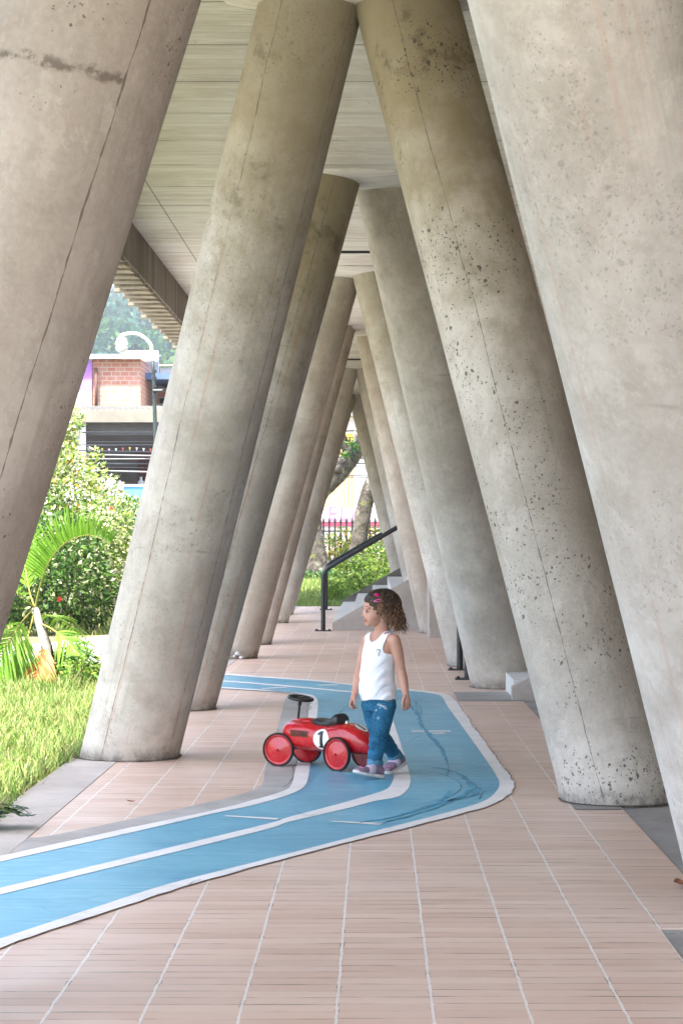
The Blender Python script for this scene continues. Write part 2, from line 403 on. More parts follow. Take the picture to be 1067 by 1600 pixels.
M = dict(
    column=mk_column(), soffit=mk_soffit(), beam=mk_boards_vertical(), tiles=mk_tiles(), blue=mk_bluepaint(), white=mk_whitepaint(),
    kerb=mk_concrete('kerb_concrete', (.43, .392, .358), (.53, .488, .45), (.26, .235, .215), 1.7),
    grey=mk_concrete('grey_band_concrete', (.345, .325, .305), (.45, .43, .41), (.23, .215, .20), 2.2),
    apron=mk_concrete('apron_concrete', (.26, .245, .23), (.36, .345, .325), (.16, .148, .138), 1.6),
    stair=mk_concrete('stair_concrete', (.38, .34, .31), (.48, .44, .405), (.26, .235, .21), 2.4),
    stairwall=mk_concrete('stair_wall_concrete', (.27, .245, .23), (.35, .325, .31), (.19, .17, .16), 2.4),
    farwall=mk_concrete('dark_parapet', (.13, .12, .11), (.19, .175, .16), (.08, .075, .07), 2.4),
    riser=mk_concrete('pale_riser', (.58, .57, .55), (.68, .67, .65), (.42, .40, .38), 2.4), dirt_shade=simple('contact_shade', (.13, .105, .085), .95, .4, 25),  # the last one paints contact shade round the column feet
    path=mk_concrete('path_concrete', (.52, .51, .49), (.62, .61, .59), (.38, .36, .34), .8),
    ground=mk_ground(), bark=mk_bark(),
    black=simple('black_painted_steel', (.020, .023, .027), .4, .2, 12, 0, .5),
)
SKY, SUN, EXPO, HAZE = .14, 3.2, 2.5, .00048
# ------------------------------------------------------------------ floor, track, kerbs
def cr(pts, n=5):                                    # Catmull-Rom through points
    out = []
    for i in range(len(pts)-1):
        p0 = pts[max(i-1, 0)]; p1 = pts[i]; p2 = pts[i+1]; p3 = pts[min(i+2, len(pts)-1)]
        for k in range(n):
            t = k/n
            out.append(tuple(.5*((2*p1[a]) + (p2[a]-p0[a])*t + (2*p0[a]-5*p1[a]+4*p2[a]-p3[a])*t*t + (3*p1[a]-p0[a]-3*p2[a]+p3[a])*t**3) for a in (0, 1)))
    out.append(tuple(pts[-1])); return out
def sheet(name, loops, z, mat, parent=None):
    bm = bmesh.new()
    for pts in loops:
        vs = [bm.verts.new((x, y, z)) for x, y in pts]
        es = [bm.edges.new((vs[i], vs[(i+1) % len(vs)])) for i in range(len(vs))]
        bmesh.ops.triangle_fill(bm, edges=es, use_beauty=True, use_dissolve=False)
    bmesh.ops.recalc_face_normals(bm, faces=bm.faces)
    for f in bm.faces:
        if f.normal.z < 0: f.normal_flip()
    me = bpy.data.meshes.new(name); bm.to_mesh(me); bm.free(); me.materials.append(mat)
    o = link(bpy.data.objects.new(name, me)); o.parent = parent
    return struct(o) if not parent else o
def gp(*p): return [G(x, y) for x, y in p]
fl = MB()
fl.box(-1.40, .88, -14, 41, -.15, 0); fl.box(.88, 1.107, 6.94, 41, -.15, 0)
struct(fl.build('pavement', M['tiles']))
kb = MB(); kb.box(-1.665, -1.40, -14, 41, -.16, .003)
struct(kb.build('kerb', M['kerb']))
ap = MB(); ap.box(1.107, 2.75, 6.94, 41, -.16, -.004); ap.box(.88, 2.75, -14, 6.94, -.16, -.0045)
struct(ap.build('apron', M['apron']))
sheet('concrete_patch', [[(.62, 16.75), (1.105, 16.75), (1.105, 17.75), (.62, 17.75)], [(.89, 9.98), (1.10, 9.98), (1.10, 10.45), (.89, 10.45)]], .003, M['apron'])

outO = gp((-140,1531),(0,1484),(45,1467),(142,1435),(210,1413),(247,1400.5),(285,1388.5),(337,1373),(400,1355.5),(552,1315.5),(638,1294.6),(721,1272.7),(765,1260.5),(789,1247),(801,1236),(803,1223),(794,1208),(770,1179),(748,1147),(726,1115.5),(714,1098.5),(702,1088),(685,1083),(653,1079),(620,1076),(551.6,1069.6),(490,1063),(411,1057.5),(349.5,1053),(285,1049))
outI = gp((-140,1514),(0,1469.4),(142,1422.6),(262,1384),(400,1348.7),(580,1302),(721,1265),(760,1251),(775,1238),(780,1227),(775,1213),(750.6,1176.5),(726,1142),(699,1104.6),(691,1090.5),(682,1086.2),(653,1081.6),(620,1078.4),(551.6,1071.8),(490,1065.2),(411,1059.7),(349.5,1055.2),(285,1051))
innO = gp((-140,1372),(0,1340),(200,1296),(330,1268.5),(390,1253.5),(444,1237),(456,1226.5),(462,1205),(476,1140),(484.5,1102),(482,1091.5),(474,1086.5),(450,1082.2),(406,1078.2),(345.6,1074.4),(285,1071))
innI = gp((-140,1381),(0,1348.7),(200,1304),(330,1273.5),(390,1261),(444,1246),(471,1234),(480,1222),(484.5,1198),(491,1150),(496,1115),(496.5,1097),(491,1088.5),(479.5,1085.4),(440,1081),(406,1080),(345.6,1076.4),(285,1073))
band = gp((-140,1340),(0,1311),(60,1309),(131,1296),(225,1276),(322,1255),(375,1242),(409.5,1226.5),(415.5,1198),(433.5,1138),(445,1096),(448,1089),(452,1084))
track = sheet('track', [cr(outI, 4) + cr(innI, 4)[::-1]], .004, M['blue'])
def rag(pts, amp):
    o = []
    for i, (x, y) in enumerate(pts):
        s = amp * min(1, y/12)
        o.append((x + s*mnoise.noise((x*9, y*9, 1.7)), y + s*2*mnoise.noise((x*7, y*5, 8.1))))
    return o
sheet('border_line', [rag(cr(outO, 8), .010) + cr(outI, 5)[::-1]], .0055, M['white'], track)
sheet('border_line', [rag(cr(innO, 8), .006) + cr(innI, 5)[::-1]], .0056, M['white'], track)
cO = gp((-140,1433),(0,1400.5),(400,1302),(450,1286.5),(540,1265.5),(585,1253.5),(620,1247),(636,1236),(641,1222),(639,1208),(628,1170),(612,1121),(604,1100),(590,1088),(567,1083.2),(437.5,1071),(351,1064.2),(285,1060))
cI = gp((-140,1421),(0,1390),(400,1293.6),(450,1279),(540,1255),(585,1241.5),(605,1234),(613.5,1222),(615,1213),(611,1190),(606,1150),(604,1120),(597,1101),(584,1089.5),(567,1085),(437.5,1073),(351,1066),(285,1062))
sheet('centre_line', [cr(cO, 5) + cr(cI, 5)[::-1]], .0057, M['white'], track)
for q in (((349.5,1277),(354,1275.8),(436.5,1280.3),(432,1283)), ((513,1285.5),(520,1284.6),(598,1288),(592,1291)), ((643,1143),(704,1142.6),(704,1144.4),(643,1144.6)),
          ((662,1146.5),(693,1146),(696,1148),(668,1148)), ((406,1076.4),(448,1074.4),(448,1075.6),(412,1077.4)), ((495,1071.3),(529,1070.0),(529,1071.2),(499,1072.4))):
    sheet('dash_mark', [gp(*q)], .0058, M['white'], track)
sheet('concrete_band', [cr(band, 4) + cr(innO, 4)[::-1]], .002, M['grey'])
# tyre arcs scuffed into the paint, and the cracks along its edge
def ribbon(mb, pts, w, z):
    pts = [Vector((x, y, z)) for x, y in pts]; L = []
    for i, p in enumerate(pts):
        t = (pts[min(i+1, len(pts)-1)]-pts[max(i-1, 0)]).normalized(); n = Vector((-t.y, t.x, 0))
        ww = w*(.35+.65*abs(mnoise.noise((i*.35, p.x*3, w*900))))*(0.3 if i in (0, len(pts)-1) else 1)
        L.append((mb.vert(p+n*ww), mb.vert(p-n*ww)))
    for (a, b), (c, d) in zip(L, L[1:]): mb.face(a, b, d, c)
tm = MB()
for k, q in enumerate([((640,1262),(690,1250),(716,1238),(718,1226),(700,1215),(672,1208),(640,1205)), ((585,1290),(650,1274),(705,1256),(728,1244),(744,1234),(738,1225),(722,1217)),
          ((645,1095),(656,1106),(658,1118),(652,1112),(650,1098),(662,1092)), ((600,1282),(640,1272),(672,1262),(690,1256)), ((655,1120),(668,1150),(690,1172),(700,1200),(698,1215)),
          ((752,1246),(748,1250),(754,1240),(760,1238)), ((640,1160),(660,1150),(680,1156),(690,1170)), ((535,1112),(528,1118),(540,1106),(545,1102)), ((625,1205),(670,1212),(705,1208)), ((460,1268),(480,1276),(500,1272))]):
    ribbon(tm, cr(gp(*q), 6), .0055 if k < 6 else .0035, .0066)
tyre_m = simple('tyre_scuff', (.05, .235, .345), .6, .4, 9)
tm.build('tyre_mark', tyre_m, track)
tm = MB()
for k, q in enumerate([((600,1286),(660,1270),(712,1250),(734,1236),(732,1222),(712,1209),(676,1200)), ((640,1100),(652,1118),(664,1142),(686,1166),(700,1192)), ((560,1288),(620,1276),(668,1262),(694,1250),(704,1238)), ((690,1256),(738,1244),(752,1232))]):
    ribbon(tm, rag(cr(gp(*q), 7), .02), .022, .0062)
tm.build('tyre_mark', simple('faint_scuff', (.078, .315, .465), .55, .3, 12), track)
ck = MB()
for q in (((485,1100),(482,1104),(486,1108),(481,1114),(480,1122)), ((462,1190),(459,1205),(461,1213),(454,1224),(446,1233)), ((247,1400.8),(262,1396.6),(275,1392.8)), ((294,1386.5),(302,1380.6),(316,1378)),
          ((803,1224),(795,1208.5),(784,1198),(771,1179.6),(762,1170)), ((748,1147.4),(740,1138),(727,1117)), ((100,1450.3),(142,1436),(150,1433))):
    ribbon(ck, rag(cr(gp(*q), 6), .02), .0035, .0072)
ck.build('crack', simple('crack_dirt', (.06, .05, .045), .95), track)

# ------------------------------------------------------------------ the slanted columns
def column(base, top, rb, rt, label, seam=.68, seam2=.85, pits=.6, moss=0.45, rust=.3, tint=(1.045, 1.0, .95), tone=.5, base_z=-.02, chip=-9):
    nu, nv = 72, 46
    b = Vector((base[0], base[1], base_z)); t = Vector(top); L = (t-b).length; sd = random.random()*50
    v = []; uvv = []
    for k in range(nv+1):
        f = k/nv
        f = f - .35*sin(2*pi*f)/(2*pi)
        c = b.lerp(t, f); r = rb + (rt-rb)*f
        for i in range(nu):
            a = 2*pi*i/nu
            w = 1 + .006*mnoise.noise((cos(a)*1.4+sd, sin(a)*1.4, f*4)) + .003*mnoise.noise((cos(a)*5+sd, sin(a)*5, f*14))
            if f < .03: w += .018*(1-f/.03)*max(0, mnoise.noise((cos(a)*5, sin(a)*5+sd, 3.3))+.2)
            v.append((c.x + cos(a)*r*w - b.x, c.y + sin(a)*r*w - b.y, c.z)); uvv.append((i/nu, f*L))
    fcs = []; uvs = []
    for k in range(nv):
        for i in range(nu):
            j = (i+1) % nu
            fcs.append((k*nu+i, k*nu+j, (k+1)*nu+j, (k+1)*nu+i))
            h0, h1 = uvv[k*nu][1], uvv[(k+1)*nu][1]
            uvs += [(i/nu, h0), ((i+1)/nu, h0), ((i+1)/nu, h1), (i/nu, h1)]
    me = bpy.data.meshes.new('concrete_column'); me.from_pydata(v, [], fcs); me.materials.append(M['column'])
    ul = me.uv_layers.new(name='UVMap'); ul.data.foreach_set('uv', [x for p in uvs for x in p])
    me.polygons.foreach_set('use_smooth', [True]*len(fcs)); me.update()
    o = link(bpy.data.objects.new('concrete_column', me)); o.location = (b.x, b.y, 0)
    for k_, val in (('seam', seam), ('seam2', seam2), ('pits', pits), ('moss', moss), ('rust', rust), ('tone', tone), ('chip', chip)): o[k_] = float(val)
    o['tint'] = [float(x) for x in tint]
    g_ = MB(); q_ = []  # ragged dark floor ring: contact shade of the foot put into colour
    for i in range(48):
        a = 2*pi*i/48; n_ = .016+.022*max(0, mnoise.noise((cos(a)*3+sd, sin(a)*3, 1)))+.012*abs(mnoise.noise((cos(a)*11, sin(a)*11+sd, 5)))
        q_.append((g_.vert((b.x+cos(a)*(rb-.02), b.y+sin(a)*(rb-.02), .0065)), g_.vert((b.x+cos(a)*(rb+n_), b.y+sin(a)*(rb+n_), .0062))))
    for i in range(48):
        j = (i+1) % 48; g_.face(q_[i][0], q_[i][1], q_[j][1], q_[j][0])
    g_.build('contact_shade_ring', M['dirt_shade'], o)
    return tag(o, label, 'column', 'slanted concrete columns of the arcade')
HC = 2.7; R = .262
def top(px_edge, py, side):                          # outline of the top end in the photo -> its centre
    T = .26 + HC*F/(VY-py); r = R*F/T
    cx = px_edge - r if side == 'L' else px_edge + r
    return ((cx-VX)*T/F, T, CH+HC+.04)
warm = (1.04, .995, .945)
COLS = [
 ((-1.487, 5.5), (-.233, 5.4, 3.94), 'big near left column, cut off by the frame, with one long dark crack', dict(seam=.865, seam2=.30, pits=.85, moss=0.09, rust=.1, chip=2.77, tint=(.78, .735, .69))),
 ((1.325, 7.26), (.195, 5.6, 3.94), 'smooth pale near right column leaning over the paving edge, cropped by the frame', dict(rb=.283, rt=.312, seam=.40, seam2=.2, pits=.3, moss=0.00, rust=.35, tint=(1.05, 1.06, 1.07))),
 ((-1.367, 12.43), top(576, -30, 'L'), 'left column standing at the lawn edge with reddish streaks and two seams', dict(rb=.274, seam=.672, seam2=.905, pits=.35, moss=0.67, rust=.55)),
 ((1.128, 10.36), top(545, -30, 'R'), 'right column pocked with dark holes and a long seam, its foot on the grey patch', dict(seam=.70, seam2=.15, pits=1.0, moss=0.86, rust=.2)),
 ((-1.408, 16.0), top(568, 266, 'L'), 'mottled left column beside the bend of the blue track, with a brown stained top', dict(seam=.80, seam2=.3, pits=.4, moss=0.86, rust=.8, tint=warm)),
 ((1.054, 18.36), top(551, 277, 'R'), 'smooth grey right column beside the low stair wall beyond the track', dict(seam=.25, seam2=.4, pits=.15, moss=0.22, rust=.1)),
 ((-1.475, 22.95), top(567.5, 421, 'L'), 'left column with white rubble round its foot just past the track', dict(seam=.92, seam2=.3, pits=.2, moss=0.28, rust=.5, tint=warm)),
 ((.968, 21.5), top(547, 417, 'R'), 'slim right column with a dark post against its foot', dict(seam=.72, seam2=.2, pits=.6, moss=0.62, rust=.2, tint=(1.0, .985, .95))),
 ((-1.471, 26.0), top(558, 508, 'L'), 'left column with a burnt black foot', dict(seam=.90, seam2=.77, pits=.2, moss=0.28, rust=.5, tint=warm)),
 ((.85, 29.2), top(553, 515, 'R'), 'right column just in front of the far stair wall', dict(seam=.80, seam2=.86, pits=.1, moss=0.45, rust=1.0, tint=(1.04, .99, .94))),
 ((-1.537, 32.8), top(563.7, 569, 'L'), 'left column level with the foot of the far stairs', dict(seam=.2, seam2=.4, pits=.2, moss=0.17, rust=.2, tint=warm)),
 ((.81, 32.4), top(552, 569, 'R'), 'right column rising through the far stairs behind the near stair wall', dict(seam=.8, seam2=.3, pits=.3, moss=0.28, rust=.5, tint=(1.05, 1, .96))),
 ((-1.60, 36.4), top(560, 610, 'L'), 'farthest left column, next to the strip of grass', dict(seam=.2, seam2=.4, pits=.1, moss=0.17, rust=.2, tint=warm)),
 ((.70, 39.6), top(541, 610, 'R'), 'dark farthest right column at the head of the far stairs', dict(seam=.2, seam2=.4, pits=.1, moss=0.36, rust=.2, tint=(.9, .87, .83))),
]
TOPS = []
for b, t, lab, kw in COLS:
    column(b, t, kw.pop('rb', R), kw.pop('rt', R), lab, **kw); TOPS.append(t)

# ------------------------------------------------------------------ the slab overhead
can = thing('building', (0, 20, CH+HC), 'raised concrete building with a board marked underside resting on slanted columns', 'building')
ZC = CH+HC
s = MB(); s.box(-2.06, 6.2, -.3, 43, ZC, ZC+.35)
s.build('slab', M['soffit'], can)
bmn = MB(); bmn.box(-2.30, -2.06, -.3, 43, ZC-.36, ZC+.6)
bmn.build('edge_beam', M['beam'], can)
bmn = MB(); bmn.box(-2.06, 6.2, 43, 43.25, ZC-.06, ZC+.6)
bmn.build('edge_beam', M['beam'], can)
for k in range(1, 7):                                # shallow swollen pads where a pair of columns meets the slab
    a, b_ = TOPS[2*k], TOPS[2*k+1]
    d = MB(); cx, cy = (a[0]+b_[0])/2, (a[1]+b_[1])/2
    d.ellipsoid((cx, cy, ZC), Vector((.70, 0, 0)), Vector((0, .50, 0)), Vector((0, 0, .075)), 40, 12)
    d.build('column_pad', M['soffit'], can, True)
for y in (20.85, 33.2):
    d = MB(); d.box(-1.0, 1.3, y, y+.03, ZC-.022, ZC-.0005); d.build('ceiling_conduit', M['black'], can)
# thin slats that stick out under the edge beam, like the underside of a tiled eave
sl = MB(); y = 6.0; k = 0
while y < 43:
    dx = .06*(k % 3 == 1) + .03*(k % 2)
    sl.box(-2.33-dx*.8, -2.075, y, y+.115, ZC-.395-.012*(k % 2), ZC-.366-.012*(k % 2)); y += .2; k += 1
o = sl.build('eave_slats', simple('eave_slat', (.25, .215, .165), .8, .35, 5), can)
ev = MB(); ev.box(-2.36, -2.303, 6.0, 43, ZC-.325, ZC-.25); ev.build('eave_board', simple('eave_dark', (.20, .165, .12), .9), can)
up = MB(); up.box(-2.29, 6.2, -.3, 43, ZC+.62, ZC+1.2)
up.build('wall', simple('upper_wall', (.45, .42, .38), .9), can)

# ------------------------------------------------------------------ raised terrace, stairs and rails on the right
tr = MB(); tr.box(2.75, 4.198, 2, 43, -.2, .87)
struct(tr.build('terrace', M['stair']))
tw = thing('wall', (4.3, 20, .87), 'tall plain wall at the back of the raised terrace', 'wall')
w_ = MB(); w_.box(4.2, 4.45, -1, 43, -.1, ZC-.002); w_.build('wall_face', simple('ochre_wall', (.145, .11, .085), .9, .1, 2), tw)
w_ = MB(); w_.box(4.16, 4.197, 12, 40, 2.7, 3.25); w_.build('painted_band', simple('red_band', (.45, .09, .04), .8), tw)
def staircase(x0, y0, y1, n, label, rise=.145, run=.255, xe=2.75):
    t = thing('staircase', (x0, (y0+y1)/2, 0), label, 'stairs', 'short concrete stairs up to the terrace')
    for k in range(n):
        m_ = MB(); m_.box(x0+.02+run*k, x0+.02+run*(k+1)-.002 if k < n-1 else xe, y0+.152, y1-.152, -.1, rise*(k+1)); m_.build('step', M['riser'], t)
    top_ = rise*n+.03
    for ya in (y0, y1-.15):
        m_ = MB(); sl_ = rise/run; lo_ = .10 if ya == y0 else .16; x1 = x0+(top_+.10-lo_)/sl_
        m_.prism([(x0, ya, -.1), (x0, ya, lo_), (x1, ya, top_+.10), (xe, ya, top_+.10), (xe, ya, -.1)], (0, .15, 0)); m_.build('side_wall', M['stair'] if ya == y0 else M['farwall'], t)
    return t
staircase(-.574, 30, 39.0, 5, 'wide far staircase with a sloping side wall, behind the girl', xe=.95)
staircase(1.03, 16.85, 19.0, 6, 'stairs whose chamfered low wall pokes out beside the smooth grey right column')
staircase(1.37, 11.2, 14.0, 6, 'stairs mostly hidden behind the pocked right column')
lp = MB(); lp.box(.95, 2.752, 30, 39, -.1, .75); struct(lp.build('landing', M['stair']))
wl = thing('wall', (1.5, 28.1, 0), 'low concrete wall end standing between two right columns before the far stairs', 'wall')
m_ = MB(); m_.box(.66, 2.74, 27.6, 28.6, -.1, 1.0, .012); m_.build('wall_block', M['stair'], wl)
def handrail(pts, ends, label, r=.030):
    t = thing('handrail', (pts[0][0], pts[0][1], 0), label, 'handrail', 'black tubular handrails of the stairs')
    m_ = MB()
    q = [Vector(p) for p in pts]; out = [q[0]]
    for i in range(1, len(q)-1):                     # rounded bends
        a = (q[i-1]-q[i]).normalized()*.11; b = (q[i+1]-q[i]).normalized()*.11
        for k in range(6):
            u = k/5; out.append((q[i]+a)*(1-u)**2 + q[i]*2*u*(1-u) + (q[i]+b)*u*u)
    out.append(q[-1]); m_.tube(out, r, 14); m_.build('rail_tube', M['black'], t, 'auto')
    for x, y, z in ends:
        m_ = MB(); m_.box(x-.11, x+.11, y-.08, y+.08, z, z+.012)
        for sx in (-.085, .085): m_.tube([(x+sx, y-.05, z+.012), (x+sx, y-.05, z+.03)], .014, 6)
        m_.build('base_plate', M['black'], t)
    return t
handrail([(-.69, 29.8, .004), (-.69, 29.8, .80), (.33, 29.8, 1.40)], [(-.69, 29.8, 0)], 'black handrail in front of the far stairs, nearer one of the two')
handrail([(-.85, 38.9, .004), (-.85, 38.9, .78), (.12, 38.9, 1.33)], [(-.85, 38.9, 0)], 'black handrail on the far side of the far stairs, beside the grass')
handrail([(.785, 20.8, .004), (.785, 20.8, .80), (1.9, 20.8, 1.45)], [(.785, 20.8, 0)], 'black handrail post against the foot of the slim right column')
handrail([(.80, 19.4, .004), (.80, 19.4, .80), (1.9, 19.4, 1.45)], [(.80, 19.4, 0)], 'black handrail post half hidden behind the smooth grey right column')
# ------------------------------------------------------------------ red ride-on racing car
CC = Vector((-.284, 11.857, 0)); HD = Vector((-.767, .642, 0)).normalized(); ND = Vector((.642, .767, 0)).normalized()
def K(u, v, z): return CC + HD*u + ND*v + Vector((0, 0, z))
red = NT('red_car_paint', .28, .5)
red.color(red.mix(red.ramp(red.noise(red.coord(), 9, 4), .3, .7), (.46, .004, .010), (.53, .008, .014)))
sp_ = red.noise(red.coord(), 30, 6, .7); red.inp(red.b, 'Roughness', red.ramp(sp_, .35, .8, .22, .36))
red.b.inputs['Coat Weight'].default_value = .5; red.b.inputs['Coat Roughness'].default_value = .06
red = red.mat
rubber = simple('black_rubber', (.022, .022, .024), .6, .2, 20)
blackpl = simple('black_plastic', (.014, .014, .016), .38, .2, 20, 0, .5)
chrome = simple('bright_metal', (.75, .75, .75), .2, .05, 5, 1)
whited = simple('white_decal', (.80, .80, .78), .4, .03, 5)
car = thing('toy_car', CC, 'red metal ride-on racing car with number 1, parked at the edge of the blue track', 'toy car')
SEC = [(.224,.040,.150,.195),(.220,.062,.128,.216),(.208,.078,.112,.232),(.185,.089,.101,.243),(.12,.098,.093,.250),(.05,.102,.089,.246),(-.02,.104,.087,.236),(-.09,.105,.086,.232),(-.15,.104,.086,.240),(-.20,.098,.087,.246),(-.25,.088,.088,.238),(-.30,.073,.089,.215),(-.335,.054,.091,.185),(-.358,.034,.095,.155),(-.370,.014,.102,.128)]
def sec(u):
    S_ = SEC
    if u >= S_[0][0]: return S_[0][1:]
    for a, b in zip(S_, S_[1:]):
        if u >= b[0]:
            t = (a[0]-u)/(a[0]-b[0]); t = t
            return tuple(a[i]+(b[i]-a[i])*t for i in (1, 2, 3))
    return S_[-1][1:]
NE = 2.7
def side_v(u, z):
    hw, zb, zt = sec(u); q = abs((z-(zb+zt)/2)/((zt-zb)/2)); return hw*max(0, 1-min(1, q)**NE)**(1/NE)
def top_z(u, v):
    hw, zb, zt = sec(u); q = min(1, abs(v)/hw); return (zb+zt)/2 + (zt-zb)/2*(1-q**NE)**(1/NE)
b = MB(); Rr = []
us = []
for a, c in zip(SEC, SEC[1:]):
    for k in range(3): us.append(a[0]+(c[0]-a[0])*k/3)
us.append(SEC[-1][0])
for u in us:
    hw, zb, zt = sec(u); ring = []
    for i in range(40):
        t = 2*pi*i/40; c_, s_ = cos(t), sin(t)
        ring.append(K(u, hw*math.copysign(abs(c_)**(2/NE), c_), (zb+zt)/2 + (zt-zb)/2*math.copysign(abs(s_)**(2/NE), s_)))
    Rr.append(ring)
b.rings(Rr); body = b.build('body', red, car, 'auto')
b = MB(); Rr = []                                    # raised bonnet strip
for u, hw, h in ((.205, .018, -.004), (.195, .034, .006), (.17, .040, .010), (.11, .043, .011), (.055, .044, .010), (.04, .036, .002)):
    z0 = sec(u)[2]; Rr.append([K(u, hw*cos(t)*1.0, z0-.012 + (h+.012)*max(0, sin(t))**.6) for t in [pi*i/12 for i in range(13)]])
b.rings(Rr); b.build('bonnet_bulge', red, car, 'auto')
b = MB()
for j in range(5):                                   # small louvre ridges on the bonnet's flanks
    b.tube([K(.150-.022*j, -.055, top_z(.15-.022*j, .055)+.001), K(.142-.022*j, -.072, top_z(.142-.022*j, .072)+.001)], .0025, 6)
pass
def decal(name, mat, outline, off, par):             # flat mark following the near flank; outline in (right, up) metres about (u0, z0)
    m_ = MB(); pts = [K(u, -side_v(u, z)-off, z) for u, z in outline]; m_.poly(pts); return m_.build(name, mat, par)
def gridmark(name, mat, u0, z0, r, off, par):
    m_ = MB(); c = m_.vert(K(u0, -side_v(u0, z0)-off, z0)); L = []
    for rr in (.35, .7, 1):
        L.append([m_.vert(K(u0+r*rr*cos(t), -side_v(u0+r*rr*cos(t), z0+r*rr*sin(t))-off, z0+r*rr*sin(t))) for t in [2*pi*i/36 for i in range(36)]])
    for i in range(36):
        j = (i+1) % 36; m_.face(c, L[0][i], L[0][j])
        for k in (0, 1): m_.face(L[k][i], L[k][j], L[k+1][j], L[k+1][i])
    return m_.build(name, mat, par, True)
rd = gridmark('number_roundel', whited, -.090, .160, .054, .0022, car)
def one(u0, z0, s): return [(u0 - a*s, z0 + b_*s) for a, b_ in ((-.30,-.72),(.34,-.72),(.34,-.58),(.17,-.58),(.17,.74),(.0,.74),(-.30,.50),(-.30,.38),(-.10,.48),(-.10,-.58),(-.30,-.58))]
m_ = MB()
for q in ([(.40,-.76),(.40,-.62),(-.32,-.62),(-.32,-.76)], [(.21,-.62),(.21,.76),(-.13,.76),(-.13,-.62)], [(-.13,.46),(-.13,.76),(-.40,.56),(-.40,.36)]):
    q = [Vector(p) for p in q]; q0, q1, q2, q3 = q          # right-bottom, right-top, left-top, left-bottom
    if len(q) == 4:
        for k in range(8):
            ra, rb, la, lb = q0.lerp(q1, k/8), q0.lerp(q1, (k+1)/8), q3.lerp(q2, k/8), q3.lerp(q2, (k+1)/8)
            for w in range(2):
                m_.poly([K(-.090-a*.057, -side_v(-.090-a*.057, .160+b_*.057)-.0040, .160+b_*.057) for a, b_ in (ra.lerp(la, w/2), rb.lerp(lb, w/2), rb.lerp(lb, (w+1)/2), ra.lerp(la, (w+1)/2))])
m_.build('digit', blackpl, rd)
m_ = MB(); n_ = 8
for i in range(n_):
    ua, ub = .005+(.128)*i/n_, .005+.128*(i+1)/n_
    for za, zb in ((.167, .183), (.183, .199)):
        m_.poly([K(ua, -side_v(ua, za)-.002, za), K(ub, -side_v(ub, za)-.002, za), K(ub, -side_v(ub, zb)-.002, zb), K(ua, -side_v(ua, zb)-.002, zb)])
m_.build('side_decal', simple('faded_decal', (.085, .018, .010), .5, .5, 40), car)
def topmark(mat, r, off, name, par, shape=None):
    m_ = MB(); u0 = -.275
    if shape is None:
        c = m_.vert(K(u0, 0, top_z(u0, 0)+off)); L = []
        for rr in (.5, 1): L.append([m_.vert(K(u0+r*rr*cos(t), r*rr*.8*sin(t), top_z(u0+r*rr*cos(t), r*.8*rr*sin(t))+off)) for t in [2*pi*i/28 for i in range(28)]])
        for i in range(28):
            j = (i+1) % 28; m_.face(c, L[0][i], L[0][j]); m_.face(L[0][i], L[0][j], L[1][j], L[1][i])
    else:
        for k in range(6):
            a, b2 = -r+2*r*k/6, -r+2*r*(k+1)/6
            m_.poly([K(u0+a, v, top_z(u0+a, v)+off) for v in (-.008, .008)] + [K(u0+b2, v, top_z(u0+b2, v)+off) for v in (.008, -.008)])
    return m_.build(name, mat, par, True)
tr_ = topmark(whited, .038, .002, 'tail_roundel', car); topmark(blackpl, .028, .0035, 'digit', tr_, 1)
# seat, steering, cap
b = MB(); Rr = []
for u, hw, zt in ((.030,.035,.250),(.022,.050,.262),(.0,.058,.264),(-.035,.060,.258),(-.065,.060,.256),(-.090,.060,.264),(-.108,.058,.280),(-.122,.054,.292),(-.140,.052,.293),(-.150,.050,.284)):
    zb = sec(u)[2]-.02; ring = []
    for i in range(20):
        t = 2*pi*i/20; ring.append(K(u, hw*math.copysign(abs(cos(t))**.7, cos(t)), (zb+zt)/2+(zt-zb)/2*math.copysign(abs(sin(t))**.7, sin(t))))
    Rr.append(ring)
b.rings(Rr); b.build('seat', blackpl, car, 'auto')
b = MB(); b.tube([K(.168, 0, .235), K(.150, 0, .352)], .0065, 10); b.tube([K(.156, 0, .322), K(.151, 0, .345)], .010, 10)
b.build('steering_column', blackpl, car, 'auto')
t_ = radians(9); wn = (Vector((0,0,1))*cos(t_) - HD*sin(t_)).normalized(); wa = ND; wb = wn.cross(wa)
wc = K(.146, 0, .360); b = MB()
b.tube([wc + (wa*cos(a)+wb*sin(a))*.063 for a in [2*pi*i/36 for i in range(37)]], .0085, 10, False)
for a in (.5, .5+2*pi/3, .5+4*pi/3): b.tube([wc-wn*.003, wc + (wa*cos(a)+wb*sin(a))*.06], [.010, .008], 8)
b.ellipsoid(wc, wa*.024, wb*.024, wn*.010); b.build('steering_wheel', blackpl, car, 'auto')
b = MB(); b.tube([K(-.178, 0, .238), K(-.178, 0, .252)], .014, 14); b.tube([K(-.178, 0, .252), K(-.178, 0, .257)], .009, 12); b.build('filler_cap', chrome, car, 'auto')
b = MB()
b.tube([K(.205, -.105, .0905), K(.205, .105, .0905)], .007, 8); b.tube([K(.205, 0, .0905), K(.205, 0, .13)], .012, 8); b.build('axle', blackpl, car, 'auto'); b = MB()
b.tube([K(-.205, -.105, .0905), K(-.205, .105, .0905)], .007, 8); b.tube([K(-.205, .05, .0905), K(-.205, .05, .12)], .008, 8); b.tube([K(-.205, -.05, .0905), K(-.205, -.05, .12)], .008, 8)
b.build('axle', blackpl, car, 'auto')
tyr_prof = [(.0805,-.009),(.0830,-.0105),(.0880,-.0100),(.0902,-.006),(.0906,0),(.0902,.006),(.0880,.0100),(.0830,.0105),(.0805,.009)]
